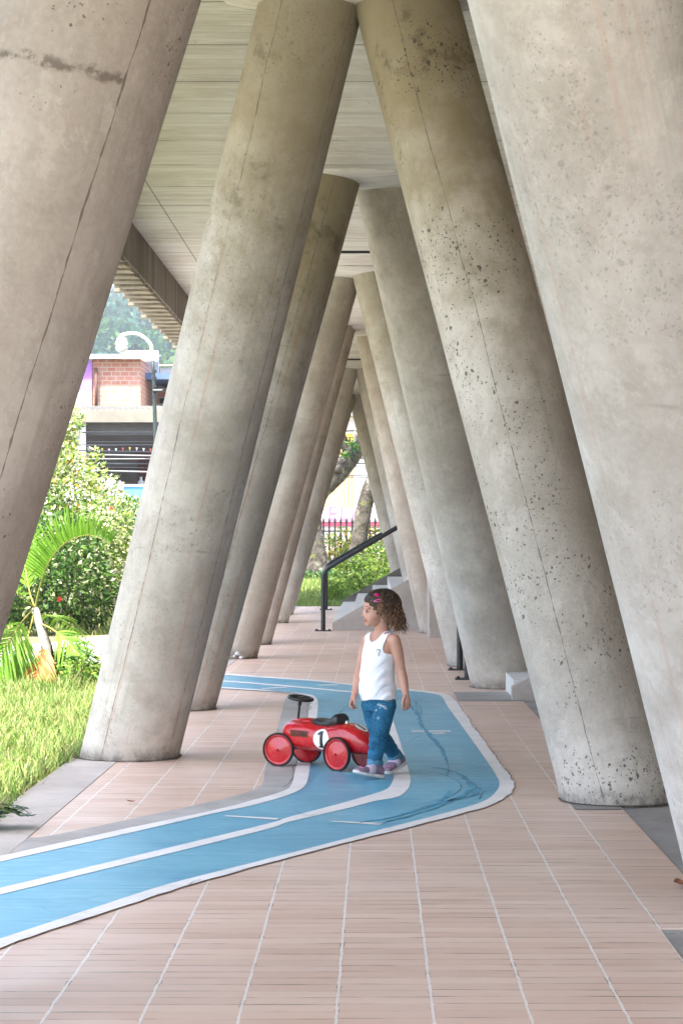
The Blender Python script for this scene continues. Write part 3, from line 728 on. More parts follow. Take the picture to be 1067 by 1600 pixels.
rim_prof = [(.0,.0155),(.006,.0150),(.0075,.011),(.012,.0095),(.050,.001),(.067,-.002),(.069,.002),(.074,.0045),(.0795,.004),(.082,0),(.0795,-.005),(.060,-.006),(.0,-.006)]
def wheel(u, v, yaw, side):
    ax = ND*side                                     # outward
    ax = Matrix.Rotation(yaw, 3, 'Z') @ ax; up = Vector((0,0,1)); fw = up.cross(ax); c = K(u, v, .0907)
    def lathe(prof, n=48):
        m_ = MB(); L = []
        for r, d in prof:
            L.append([m_.vert(c + ax*d + (up*cos(2*pi*i/n)+fw*sin(2*pi*i/n))*max(r, 1e-4)) for i in range(n)])
        for a, b2 in zip(L, L[1:]):
            for i in range(n):
                j = (i+1) % n; m_.face(a[i], a[j], b2[j], b2[i])
        return m_
    w = lathe(rim_prof).build('wheel', red, car, 'auto'); lathe(tyr_prof).build('tyre', rubber, w, 'auto')
    h = MB(); h.tube([c+ax*.008, c+ax*.021], [.0075, .0055], 12); h.ellipsoid(c+ax*.021, up*.0055, fw*.0055, ax*.003, 12, 6); h.build('hub', red, w, 'auto')
wheel(.205, -.113, radians(16), -1); wheel(.205, .113, radians(16), 1); wheel(-.205, -.113, 0, -1); wheel(-.205, .113, 0, 1)

# ------------------------------------------------------------------ the little girl
skin = NT('skin', .5, .35); v_ = skin.coord()
skin.color(skin.mix(skin.ramp(skin.noise(v_, 14, 4), .3, .7), (.50, .262, .185), (.57, .315, .235)))
skin.b.inputs['Subsurface Weight'].default_value = .12; skin.b.inputs['Subsurface Radius'].default_value = (.012, .005, .003); skin.b.inputs['Subsurface Scale'].default_value = .5
skin = skin.mat
D0 = 11.4
girl = thing('person', P(600, 1216, 11.42)*1.0, 'little girl in white tank top and blue jeans walking past the red toy car', 'person')
girl.location = (.045, 11.4, 0)
FB = Vector((-.77, -.64, 0)).normalized(); LB = Vector((.64, -.77, 0)).normalized(); UP = Vector((0, 0, 1))
th = radians(11); HF = Vector((-cos(th), -sin(th), 0)); HL = Vector((sin(th), -cos(th), 0)); HC_ = P(592.5, 953, 11.39)
def H(f, s, u): return HC_ + HF*f + HL*s + UP*u
def ell(mb, c, rf, rs, ru, A=HF, B=HL, Cc=UP, nu=24, nv=16): mb.ellipsoid(c, A*rf, B*rs, Cc*ru, nu, nv)
def torso(mb, add=0.0, ybot=1100):
    R_ = []
    for x, y, hw, hd, fo in ((591,1104,.070,.056,0),(591,1096,.086,.066,0),(590.5,1085,.089,.069,.002),(590.5,1068,.087,.070,.006),(591,1050,.086,.068,.007),(592,1032,.088,.065,.004),(593,1016,.092,.061,.001),(594,1004,.094,.054,-.003),(595,996,.086,.044,-.006),(596,990,.060,.036,-.008),(596,986,.038,.030,-.008)):
        c = P(x, y, D0) + FB*fo
        R_.append([c + LB*(hw+add)*math.copysign(abs(cos(t))**.85, cos(t)) + FB*(hd+add)*math.copysign(abs(sin(t))**.85, sin(t)) for t in [2*pi*i/40 for i in range(40)]])
    mb.rings(R_)
SHL, SHR = P(616, 1001.5, 11.325), P(573.5, 1001, 11.475)
sk = MB(); torso(sk)
sk.sphere(SHL, .031); sk.sphere(SHR, .030)
sk.tube([P(604, 996, 11.36), SHL], [.030, .030], 14, True, True); sk.tube([P(585, 995, 11.43), SHR], [.030, .029], 14, True, True)
sk.tube([P(597.5, 994, 11.405), P(597, 984, 11.40), P(596, 972, 11.395), P(595, 962, 11.39)], [.050, .038, .037, .040], 18)
ELL, WRL = P(626, 1047, 11.33), P(633.5, 1085, 11.30)
ELR, WRR = P(562.5, 1046, 11.47), P(554, 1084, 11.42)
sk.tube([SHL+Vector((0,0,.004)), P(620, 1015, 11.325), P(623.5, 1032, 11.33), ELL, P(629.5, 1060, 11.322), P(632, 1074, 11.31), WRL], [.031, .0300, .0270, .0245, .0245, .0205, .0170], 18, True, True)
sk.tube([SHR+Vector((0,0,.004)), P(570, 1015, 11.475), P(566, 1032, 11.475), ELR, P(559, 1060, 11.455), P(556, 1074, 11.435), WRR], [.030, .0295, .0265, .024, .0240, .0200, .0165], 18, True, True)
# head: skull, cheeks, jaw, nose, lips, ears
ell(sk, H(-.008, 0, .020), .083, .068, .074)
ell(sk, H(.012, 0, .022), .070, .058, .062)
ell(sk, H(.030, 0, -.020), .050, .053, .052)
ell(sk, H(.028, 0, -.045), .044, .044, .038)
ell(sk, H(.040, .024, -.038), .030, .026, .030); ell(sk, H(.040, -.024, -.038), .030, .026, .030)
ell(sk, H(.056, 0, -.070), .0165, .020, .0145)
ell(sk, H(-.02, 0, -.035), .05, .045, .04)
sk.tube([H(.075, 0, .000), H(.081, 0, -.016), H(.0825, 0, -.0280)], [.0062, .0068, .0080], 10, True, True)
ell(sk, H(.0755, .0075, -.031), .0075, .0055, .0052, nu=12, nv=8); ell(sk, H(.0755, -.0075, -.031), .0075, .0055, .0052, nu=12, nv=8)
ell(sk, H(.0715, 0, -.0475), .0105, .017, .0065, nu=14, nv=8); ell(sk, H(.0675, 0, -.0590), .0095, .0145, .0060, nu=14, nv=8)
ell(sk, H(.066, 0, -.066), .008, .012, .006)
for s_ in (1, -1):
    ell(sk, H(.062, .030*s_, .012), .014, .020, .0075)                    # brow ridge
    ell(sk, H(-.012, .066*s_, -.024), .016, .0075, .026); sk.tube([H(-.006, .070*s_, -.002), H(-.020, .074*s_, .000), H(-.028, .074*s_, -.018), H(-.020, .071*s_, -.038), H(-.012, .069*s_, -.046)], [.004, .0045, .0045, .0045, .006], 8, True, True)
# legs inside the jeans
def chain(mb, pts, rr, n=18): mb.tube(pts, rr, n, True, True)
HPL, KNL, ANL = P(603, 1103, 11.36), P(592.5, 1146, 11.30), P(586, 1196, 11.285)
HPR, KNR, ANR = P(580, 1101, 11.44), P(588.5, 1146, 11.44), P(618, 1190, 11.53)
chain(sk, [HPL, KNL, ANL], [.040, .030, .018]); chain(sk, [HPR, KNR, P(604, 1163, 11.48), ANR], [.040, .030, .020, .016])
# hands: palm, four fingers, thumb each
def hand(mb, wrist, palm, kn, mids, tips, thumb, pr):
    A = (palm-wrist).normalized(); B = (kn[-1]-kn[0]).normalized(); Cn = A.cross(B).normalized()
    mb.tube([wrist, palm], [.0165, pr*.85], 14, True, True)
    mb.ellipsoid(palm, A*.026, B*.021, Cn*.0135, 20, 14)
    for i, (k, m2, t) in enumerate(zip(kn, mids, tips)):
        r = (.0066, .0068, .0066, .0058)[i]
        mb.tube([palm*.45+k*.55, k, m2, t], [r*1.05, r, r*.93, r*.78], 10, True, True)
    mb.tube(thumb, [.0105, .0080, .0068, .0055], 10, True, True)
pl = P(635.5, 1093.5, 11.295)
kn = [P(x, y, d) for x, y, d in ((630.5,1098.5,11.284),(633.8,1100.0,11.292),(637.2,1100.0,11.300),(640.2,1098.6,11.308))]
md = [P(x, y, d) for x, y, d in ((630.2,1105.2,11.280),(633.8,1107.4,11.288),(637.2,1107.0,11.297),(640.0,1104.6,11.306))]
tp = [P(x, y, d) for x, y, d in ((627.8,1107.6,11.300),(630.6,1109.0,11.308),(634.0,1108.6,11.317),(637.0,1106.4,11.324))]
hand(sk, WRL, pl, kn, md, tp, [P(632, 1089, 11.285), P(629.3, 1094.5, 11.272), P(628.6, 1099.5, 11.270), P(629.4, 1103.6, 11.276)], .02)
pr_ = P(551.8, 1092.0, 11.41)
kn = [P(x, y, d) for x, y, d in ((547.6,1097.0,11.392),(548.6,1098.6,11.402),(550.2,1099.2,11.412),(552.2,1098.6,11.422))]
md = [P(x, y, d) for x, y, d in ((546.8,1102.2,11.390),(548.0,1104.6,11.400),(550.6,1105.4,11.410),(553.0,1104.0,11.420))]
tp = [P(x, y, d) for x, y, d in ((550.2,1105.4,11.388),(552.2,1107.4,11.398),(555.0,1107.2,11.408),(557.0,1105.0,11.418))]
hand(sk, WRR, pr_, kn, md, tp, [P(552.8, 1087, 11.396), P(553.8, 1092.2, 11.384), P(554.2, 1096.6, 11.380), P(553.8, 1100.6, 11.380)], .019)
skb = fuse(sk, .0026, 4, .5)
lipm = simple('lips', (.46, .185, .155), .45, .05)
f2 = []
for q in skb.f:
    c = Vector((0, 0, 0))
    for i in q: c += Vector(skb.v[i])
    c /= len(q); r = c-HC_; f_, s_, u_ = r.dot(HF), r.dot(HL), r.dot(UP)
    lip = f_ > .066 and abs(s_) < .019*(1-abs(u_+.0535)/.03) and -.0635 < u_ < -.0435
    f2.append(1 if lip else 0)
skb.m = f2
girl_body = skb.build('body', [skin, lipm], girl, True)
sclera = simple('eye_white', (.50, .47, .45), .3, .02); iris = simple('dark_iris', (.030, .016, .010), .15, .2)
lash = simple('dark_hair_line', (.028, .016, .012), .7)
for s_ in (1, -1):
    e = MB(); ell(e, H(.0625, .031*s_, -.0085), .0090, .0118, .0058, nu=16, nv=12); eo = e.build('eye', sclera, girl_body, True)
    e = MB(); ell(e, H(.0690, .0285*s_, -.0085), .0056, .0078, .0066, nu=14, nv=10); e.build('iris', iris, girl_body, True)
    e = MB(); e.tube([H(.070, .017*s_, -.006), H(.0730, .026*s_, -.0022), H(.068, .037*s_, -.0035), H(.060, .043*s_, -.009)], [.0012, .0022, .0022, .0012], 7, True, True); e.build('eyelash', lash, girl_body, True)
    e = MB(); e.tube([H(.0765, .014*s_, .0175), H(.0750, .024*s_, .0195), H(.070, .036*s_, .0185), H(.062, .045*s_, .0130)], [.0010, .0016, .0015, .0008], 7, True, True); e.build('eyebrow', lash, girl_body, True)
e = MB(); e.tube([H(.0775, -.010, -.0535), H(.0795, 0, -.0530), H(.0775, .010, -.0535), H(.071, .0165, -.0550)], .0012, 6, True, True); e.build('mouth_line', simple('mouth_line', (.16, .04, .04), .6), girl_body, True)
# tank top: the torso's own surface lifted off the skin, cut at neckline, armholes and hem
tb = MB(); torso(tb, .004); tb.tube([P(603, 998, 11.365), P(614, 1001, 11.33)], [.032, .0335], 16, True, True); tb.tube([P(586, 997, 11.425), P(575, 1000.5, 11.47)], [.034, .033], 16, True, True)
CX = P(594, 1004, D0)
R_ = []
for x, y, hw, hd in ((592,1092.5,.097,.077),(592,1088,.095,.076),(591.5,1076,.093,.076),(591,1060,.090,.074),(591.5,1044,.089,.070),(592.5,1028,.090,.066)):
    c = P(x, y, D0)+FB*.004; R_.append([c+LB*hw*cos(t)+FB*hd*sin(t) for t in [2*pi*i/40 for i in range(40)]])
tb.rings(R_)
def wrinkle(v):
    r = v-CX; s_, f_ = r.dot(LB), r.dot(FB); n_ = Vector((r.x, r.y, 0)).normalized()
    k = max(0, min(1, (.66-v.z)/.18))
    a = mnoise.noise((v.z*16 - s_*20, s_*9+f_*6, 2.2))*.0110*k + mnoise.noise((v.z*34-s_*36, s_*20, f_*20))*.0050*k
    side = max(0, s_-.03)/.07
    a += .0065*side*sin((v.z*1.0 - s_*1.6)*95)*k
    return tuple(v + n_*(max(a, -.0012)+.0015*k))
tf = fuse(tb, .0035, 5, .5, wrinkle)
keep = []
for q in tf.f:
    c = Vector((0, 0, 0))
    for i in q: c += Vector(tf.v[i])
    c /= len(q); r = c-CX; s_, f_, z = r.dot(LB), r.dot(FB), c.z
    cut = z < .393 + .006*sin(s_*30)
    if f_ > -.012 and (s_/.046)**2 + ((z-.752)/.066)**2 < 1: cut = True
    if f_ <= -.012 and (s_/.046)**2 + ((z-.752)/.040)**2 < 1: cut = True
    if z > .615 and abs(s_) > .083 - .010*max(0, 1-abs(z-.665)/.05) + .03*max(0, (.635-z)/.02): cut = True
    if not cut: keep.append(q)
tf.f = keep; tf.m = [0]*len(keep)
cnt = {}
for q in keep:
    for a_, c_ in zip(q, q[1:]+q[:1]): cnt[(min(a_, c_), max(a_, c_))] = cnt.get((min(a_, c_), max(a_, c_)), 0)+1
nb_ = {}
for (a_, c_), k_ in cnt.items():
    if k_ == 1: nb_.setdefault(a_, []).append(c_); nb_.setdefault(c_, []).append(a_)
for _ in range(14):                                  # even out the cut edges
    nv_ = {i: tuple(sum((Vector(tf.v[j]) for j in l), Vector())/len(l)*.6+Vector(tf.v[i])*.4) for i, l in nb_.items()}
    for i, p_ in nv_.items(): tf.v[i] = p_
cloth = NT('white_cotton', .85, .2); vv = cloth.coord()
cloth.color(cloth.mix(cloth.ramp(cloth.noise(vv, 5, 3), .3, .7), (.77, .77, .82), (.83, .83, .86))); cloth.bump(cloth.noise(vv, 400, 2), .15, .002)
cloth = cloth.mat
shirt = tf.build('tank_top', cloth, girl, True)
md_ = shirt.modifiers.new('thick', 'SOLIDIFY'); md_.thickness = .003; md_.offset = 1
# jeans
denim = NT('blue_denim', .8, .2); vv = denim.coord()
n1 = denim.noise(vv, 12, 5, .6); n2 = denim.noise(denim.mapv(vv, (90, 90, 30)), 4, 3)
cc = denim.mix(denim.ramp(n1, .35, .68), (.004, .050, .115), (.018, .145, .275)); cc = denim.mix(denim.ramp(n2, .42, .70, 0, .6), cc, (.075, .27, .40))
denim.color(cc); denim.bump(n2, .3, .002); denim = denim.mat
jb = MB(); R_ = []
for x, y, hw, hd in ((591.5,1110,.080,.066),(591.5,1102,.092,.075),(591.5,1094,.094,.075),(591.5,1086,.092,.073),(591.5,1083,.090,.071)):
    c = P(x, y, D0)+FB*.002; R_.append([c+LB*hw*cos(t)+FB*hd*sin(t) for t in [2*pi*i/36 for i in range(36)]])
jb.rings(R_)
chain(jb, [P(602.5,1101,11.355), P(598,1120,11.335), P(593.5,1140,11.30), P(590.5,1158,11.29), P(587.5,1176,11.285), P(585.5,1191,11.285)], [.056, .053, .047, .045, .0415, .0365])
chain(jb, [P(580,1100,11.44), P(583,1120,11.44), P(590,1143,11.44), P(600,1156,11.465), P(610,1170,11.495), P(616.5,1181,11.52)], [.054, .050, .045, .0425, .040, .036])
def jw(v):
    n_ = Vector((mnoise.noise(v*9), mnoise.noise(v*9+Vector((7, 3, 1))), 0))
    k = max(0, min(1, (.36-v.z)/.1))
    fold = sin(v.z*150 + mnoise.noise(v*14)*5 + v.x*30)*mnoise.noise(v*11+Vector((3, 8, 2)))
    d = Vector((v.x-(P(590, 1100, 11.38)).x, v.y-11.38, 0)); d = d.normalized() if d.length > 1e-4 else Vector((1, 0, 0))
    return tuple(v + n_*.009*k + Vector((-.6, -.8, 0))*fold*.0085*k)
jeans = fuse(jb, .0035, 4, .5, jw).build('jeans', denim, girl, True)
cuffm = simple('turned_up_denim', (.075, .20, .31), .85, .25, 60)
for a, c, r in ((P(586.6,1186.5,11.285), P(585,1197.5,11.285), .0405), (P(614.2,1177.5,11.51), P(619.2,1185.5,11.53), .0395)):
    m_ = MB(); m_.tube([a, a*.8+c*.2, a*.3+c*.7, c], [r*.96, r*1.03, r*1.03, r*.99], 24); m_.build('cuff', cuffm, jeans, 'auto')
wp = simple('white_print', (.62, .68, .74), .8, .15, 200)
def surf(o, px, py, off=.0022):                      # point of a mesh seen at photo pixel (px, py)
    loc = root_of(o).location; org = Vector((0, 0, CH))-loc; d = (P(px, py, 11.4)-Vector((0, 0, CH))).normalized()
    ok, p, n, _ = o.ray_cast(org, d)
    return (p+loc+n*off, n) if ok else (P(px, py, 11.3), -FB)
bpy.context.view_layer.update()
def stroke(o, pts, r, name, mat, par):
    m_ = MB(); m_.tube([surf(o, x, y, .0008)[0] for x, y in pts], r, 6, True, True); return m_.build(name, mat, par, True)
def blob(o, x, y, r, name, mat, par, n=5, off=.002):
    c, nn = surf(o, x, y, off); a = nn.cross(UP).normalized(); b2 = nn.cross(a); m_ = MB()
    pts = [c + (a*cos(t)+b2*sin(t))*r*(1 if k % 2 == 0 else .45) for k, t in enumerate([pi*i/n for i in range(2*n)])]
    m_.prism(pts, nn*.0012); return m_.build(name, mat, par)
pr = MB()
for pts in (((589.5,1101.5),(592,1099),(591,1102.5),(594,1100)), ((594,1103),(595.5,1100),(597,1104)), ((597.5,1102.5),(599,1104.5),(600,1102)), ((600,1105),(602,1103),(603.5,1107)), ((591.5,1102),(597,1103.5),(603,1108.5))):
    pr.tube([surf(jeans, x, y, .0008)[0] for x, y in pts], .0016, 6, True, True)
pr.build('printed_mark', wp, jeans, True)
blob(jeans, 594, 1106, .0045, 'printed_star', wp, jeans); blob(jeans, 588, 1110, .0060, 'printed_star', wp, jeans); blob(jeans, 595, 1089.5, .0065, 'printed_star', wp, jeans)
stroke(jeans, ((590.5,1120.5),(589,1122),(590.5,1124.5),(592.5,1122),(591.5,1120.5),(590.5,1121.5)), .0011, 'printed_heart', wp, jeans)
stroke(jeans, ((596,1091.5),(600,1094.5),(606,1096),(613,1095.5)), .0010, 'pocket_seam', simple('seam_thread', (.30, .26, .22), .8), jeans)
stroke(jeans, ((580.5,1088),(580.8,1096),(582.5,1106)), .0012, 'fly_seam', simple('seam_dark', (.005, .05, .12), .8), jeans)
# badge on the shirt
bc, bn = surf(shirt, 591.5, 1017.5, .004); a = bn.cross(UP).normalized(); b2 = bn.cross(a)
if b2.z < 0: b2 = -b2
m_ = MB()
for ox, oz, r in ((0, 0, .0075), (.0005, -.012, .0055), (-.007, -.003, .004), (.007, -.003, .004), (.001, -.020, .004)): m_.ellipsoid(bc+a*ox+b2*oz, a*r, b2*r, bn*.002, 14, 6)
bd = m_.build('badge', simple('silver_badge', (.62, .62, .66), .35, .15, 150, .5), shirt, True)
m_ = MB(); m_.tube([bc+bn*.001+a*.009*cos(t)+b2*(.0005+.009*sin(t)) for t in [pi*(.05+.9*i/8) for i in range(9)]], .0014, 6, True, True); m_.build('badge_arc', simple('badge_dark', (.10, .09, .15), .4), bd, True)
# shoes
up_m = simple('mauve_shoe', (.22, .155, .215), .55, .22, 40); st_m = simple('lilac_strap', (.50, .42, .53), .6, .08, 30); so_m = simple('white_sole', (.62, .60, .60), .6, .12, 40); pk_m = simple('pink_shoe', (.42, .18, .30), .6)
def shoe(heel, toe, name='shoe'):
    T = (toe-heel); L = T.length; T.normalize(); W = T.cross(UP).normalized(); U = W.cross(T).normalized()
    def S_(a, s_, z): return heel + T*(a*L) + W*s_ + U*z
    def loft(rows, e=.75):
        m_ = MB(); R_ = []
        for a, hw, zb, zt in rows: R_.append([S_(a, hw*math.copysign(abs(cos(t))**e, cos(t)), (zb+zt)/2+(zt-zb)/2*math.copysign(abs(sin(t))**e, sin(t))) for t in [2*pi*i/24 for i in range(24)]])
        m_.rings(R_); return m_
    o = loft(((.0,.012,.016,.045),(.03,.022,.014,.058),(.12,.027,.012,.066),(.28,.029,.012,.066),(.42,.030,.012,.060),(.58,.031,.012,.050),(.74,.032,.012,.041),(.88,.029,.013,.035),(.97,.020,.015,.030),(1.0,.008,.018,.024))).build(name, up_m, girl, True)
    loft(((-.03,.012,.004,.022),(.0,.024,.0,.026),(.15,.031,.0,.025),(.4,.031,.001,.020),(.7,.035,.0,.019),(.9,.032,.001,.020),(1.0,.022,.004,.022),(1.04,.009,.008,.020)), .6).build('sole', so_m, o, True)
    m_ = MB(); R_ = []
    for a in (.36, .40, .56, .60):
        f = 0 if a in (.36, .60) else .0035
        hw, zt = (.030, .062-(a-.36)*.062/.4*1.0)
        zt = .0615 - (a-.42)*.068
        R_.append([S_(a, (hw+f)*math.copysign(abs(cos(t))**.75, cos(t)), (.012+zt)/2+((zt-.012)/2+f)*math.copysign(abs(sin(t))**.75, sin(t))) for t in [2*pi*i/24 for i in range(24)]])
    m_.rings(R_); m_.build('strap', st_m, o, True)
    m_ = MB(); m_.tube([S_(.80, .026, .036), S_(.86, 0, .041), S_(.80, -.026, .036)], .004, 8, True, True); m_.build('toe_trim', pk_m, o, True)
shoe(P(596, 1217.8, 11.27), P(553.5, 1209, 11.19)); shoe(P(630, 1194.5, 11.57), P(602.5, 1211.2, 11.44))
# hair: a cap of dark hair and a few hundred curls
hd1 = simple('dark_brown_hair', (.026, .014, .009), .5, .3, 60, 0, .4); hd2 = simple('brown_hair', (.095, .047, .026), .5, .3, 60, 0, .4); hd3 = simple('sun_bleached_curl', (.28, .155, .085), .5, .3, 60, 0, .4)
hb = MB()
ell(hb, H(-.018, 0, .028), .085, .079, .079); ell(hb, H(.010, 0, .045), .068, .066, .058)
for s_ in (1, -1):
    hb.tube([H(-.015, .052*s_, .02), H(-.040, .058*s_, -.02), H(-.055, .048*s_, -.045)], [.034, .026, .014], 14, True, True)
    hb.tube([H(.028, .050*s_, .045), H(.018, .060*s_, .018), H(.002, .066*s_, -.004)], [.026, .018, .010], 12, True, True)
hb.tube([H(-.05, 0, .02), H(-.068, 0, -.03), H(-.078, .01, -.060)], [.055, .044, .024], 16, True, True)
hair = fuse(hb, .004, 3, .5, lambda v: tuple(v + (v-HC_).normalized()*(.0045*mnoise.noise(v*60)+.004*mnoise.noise(v*28))))
hair_o = hair.build('hair', hd1, girl, True)
cl = MB(); rr_ = random.Random(5)
def curl(ph, t0, t1, hang, amp, r, turns, back):
    pts = []; n = 26; swirl = rr_.random()*6.28; sg = rr_.choice((-1, 1)); wob = rr_.uniform(-.012, .012)
    for i in range(n):
        t = i/(n-1)
        surf_l = .09*(t1-t0); L = surf_l+hang; d = t*L
        if d < surf_l: th_ = t0 + (t1-t0)*d/surf_l; ex = 0
        else: th_ = t1; ex = d-surf_l
        b = H(-.018 + .088*cos(ph)*sin(th_), .081*sin(ph)*sin(th_), .028 + .081*cos(th_))
        b = b - UP*ex*.93 - HF*ex*back + HL*wob*ex*8
        A = amp*min(1, .15+1.3*t*t+.25*t); a = swirl + sg*turns*2*pi*t
        nrm = (HF*cos(ph)+HL*sin(ph)); tn = UP.cross(nrm)
        pts.append(b + nrm*(A*cos(a)+.003) + tn*A*sin(a))
    n0 = len(cl.f); cl.mi = 0
    cl.tube(pts, [r*(1.0 if i < n-6 else 1-(i-n+6)*.13) for i in range(n)], 5)
    base = rr_.random()
    nf = len(cl.f)-n0
    for k in range(n0, len(cl.f)):
        f = (k-n0)/nf; q = f + (base-.5)*.7
        cl.m[k] = 0 if q < .40 else (1 if q < .80 else 2)
for i in range(520):
    s_ = rr_.choice((1, -1)); ph = s_*rr_.uniform(1.15, pi); bk = abs(ph)/pi
    curl(ph, rr_.uniform(.1, 1.0), rr_.uniform(1.55, 1.95), (.040+.080*min(1, max(0, bk-.40)/.25))*rr_.uniform(.45, 1.2), rr_.uniform(.005, .012), rr_.uniform(.0013, .0026), rr_.uniform(2.0, 4.5), rr_.uniform(-.08, .34)*bk)
for i in range(46):                                  # temple and cheek curls
    s_ = rr_.choice((1, -1)); ph = s_*rr_.uniform(.72, 1.35)
    curl(ph, rr_.uniform(.35, .9), rr_.uniform(1.35, 1.7), rr_.uniform(.0, .035), rr_.uniform(.003, .006), rr_.uniform(.0012, .0022), rr_.uniform(1.5, 3.5), .05)
for i in range(40):                                  # flyaways on top
    ph = rr_.uniform(-pi, pi); curl(ph, rr_.uniform(.0, .4), rr_.uniform(.7, 1.3), .0, rr_.uniform(.004, .008), .0010, rr_.uniform(1, 2.2), 0)
for i in range(26):                                  # soft hairline over the forehead
    ph = rr_.uniform(-.8, .8); curl(ph, rr_.uniform(.25, .5), rr_.uniform(1.0, 1.22), 0, .003, .0013, 1.5, 0)
cl.build('curls', [hd1, hd2, hd3], hair_o, True)
pink = simple('pink_clip', (.70, .012, .22), .35, .1, 30); pink2 = simple('light_pink_clip', (.75, .16, .38), .35)
bpy.context.view_layer.update()
def hsurf(px, py, off): 
    p, n = surf(hair_o, px, py, off); return p, n
p, n = hsurf(589, 931.5, .007); a = n.cross(UP).normalized(); b2 = n.cross(a); m_ = MB()
for k in range(5): m_.ellipsoid(p+(a*cos(k*1.257)+b2*sin(k*1.257))*.0075, a*.0065, b2*.0065, n*.004, 12, 6)
m_.ellipsoid(p+n*.003, a*.005, b2*.005, n*.004, 10, 6); m_.build('hair_clip', pink, hair_o, True)
p, n = hsurf(589, 938.5, .008); m_ = MB(); d_ = (HF*.95-UP*.18).normalized(); e_ = n.cross(d_).normalized()
m_.tube([p + d_*.019*cos(t) + e_*.0055*sin(t) for t in [2*pi*i/24 for i in range(25)]], .0022, 6, False); m_.ellipsoid(p+d_*.012, d_*.008, e_*.005, n*.002, 10, 6); m_.build('hair_clip', pink2, hair_o, True)
# ------------------------------------------------------------------ vegetation
def np_mesh(name, V, Fc, mi, mats, parent=None, smooth=False):   # V (n,3), Fc (m,k) all the same k
    me = bpy.data.meshes.new(name); off = np.array(root_of(parent).location if parent else (0, 0, 0))
    V = np.asarray(V, float) - off; m, k = Fc.shape
    me.vertices.add(len(V)); me.vertices.foreach_set('co', V.ravel())
    me.loops.add(m*k); me.loops.foreach_set('vertex_index', Fc.ravel().astype(np.int32))
    me.polygons.add(m); me.polygons.foreach_set('loop_start', np.arange(0, m*k, k, dtype=np.int32)); me.polygons.foreach_set('loop_total', np.full(m, k, np.int32))
    for x in (mats if isinstance(mats, (list, tuple)) else [mats]): me.materials.append(x)
    me.polygons.foreach_set('material_index', np.asarray(mi, np.int32))
    if smooth: me.polygons.foreach_set('use_smooth', np.ones(m, bool))
    me.update(calc_edges=True); me.validate()
    o = link(bpy.data.objects.new(name, me)); o.parent = parent; return o
def unit(a): return a/np.maximum(1e-9, np.linalg.norm(a, axis=1, keepdims=True))
def leaves(name, Pn, out, size, mats, wts, parent=None, aspect=.42, droop=.3, fold=.25, jit=.8):
    n = len(Pn); size = np.broadcast_to(size, (n,)) * RNG.uniform(.6, 1.3, n)
    A = unit(out + RNG.normal(0, jit, (n, 3)) + np.array([0, 0, -droop])); B = unit(np.cross(A, RNG.normal(0, 1, (n, 3)))); N = np.cross(A, B)
    L = size[:, None]; b = Pn; t = Pn + A*L; mid = Pn + A*L*.45
    l = mid + B*L*aspect*.5 + N*L*fold*.3; r = mid - B*L*aspect*.5 + N*L*fold*.3
    V = np.stack([b, l, t, r], 1).reshape(-1, 3); i = np.arange(n)*4
    Fc = np.concatenate([np.stack([i, i+1, i+2], 1), np.stack([i, i+2, i+3], 1)])
    mi = RNG.choice(len(mats), n, p=np.array(wts)/sum(wts)); return np_mesh(name, V, Fc, np.concatenate([mi, mi]), mats, parent)
def lump_points(lumps, n, shell=.5):                 # scattered through ellipsoid lumps, denser near their skins
    w = np.array([a[1]*a[2]*a[3] for _, *a in [(0, *l) for l in lumps]]) if False else np.array([l[3]*l[4]*l[5] for l in lumps])**.75
    k = RNG.choice(len(lumps), n, p=w/w.sum()); L = np.array(lumps)[k]
    d = unit(RNG.normal(0, 1, (n, 3))); r = RNG.uniform(0, 1, n)**(1/(3+5*shell)); 
    return L[:, :3] + d*L[:, 3:]*r[:, None], d
LG = leafmat('leaf_green', (.055, .125, .020)); LM = leafmat('leaf_mid_green', (.11, .22, .035)); LY = leafmat('leaf_yellow_green', (.30, .40, .055))
LC = leafmat('leaf_cream', (.56, .58, .36), .2); LO = leafmat('leaf_orange', (.55, .27, .05)); LD = leafmat('leaf_dark', (.028, .07, .018)); LR = leafmat('flower_red', (.62, .045, .02), .15)
LB_ = leafmat('leaf_blue_green', (.04, .13, .075)); LP = leafmat('palm_green', (.17, .34, .035), .25); LPd = leafmat('palm_dry', (.50, .19, .04), .4, .2)
GA = leafmat('grass_blade', (.235, .325, .085), .5, .45); GB = leafmat('grass_straw', (.45, .42, .18), .3, .4)
stemm = simple('green_stem', (.16, .17, .06), .8)
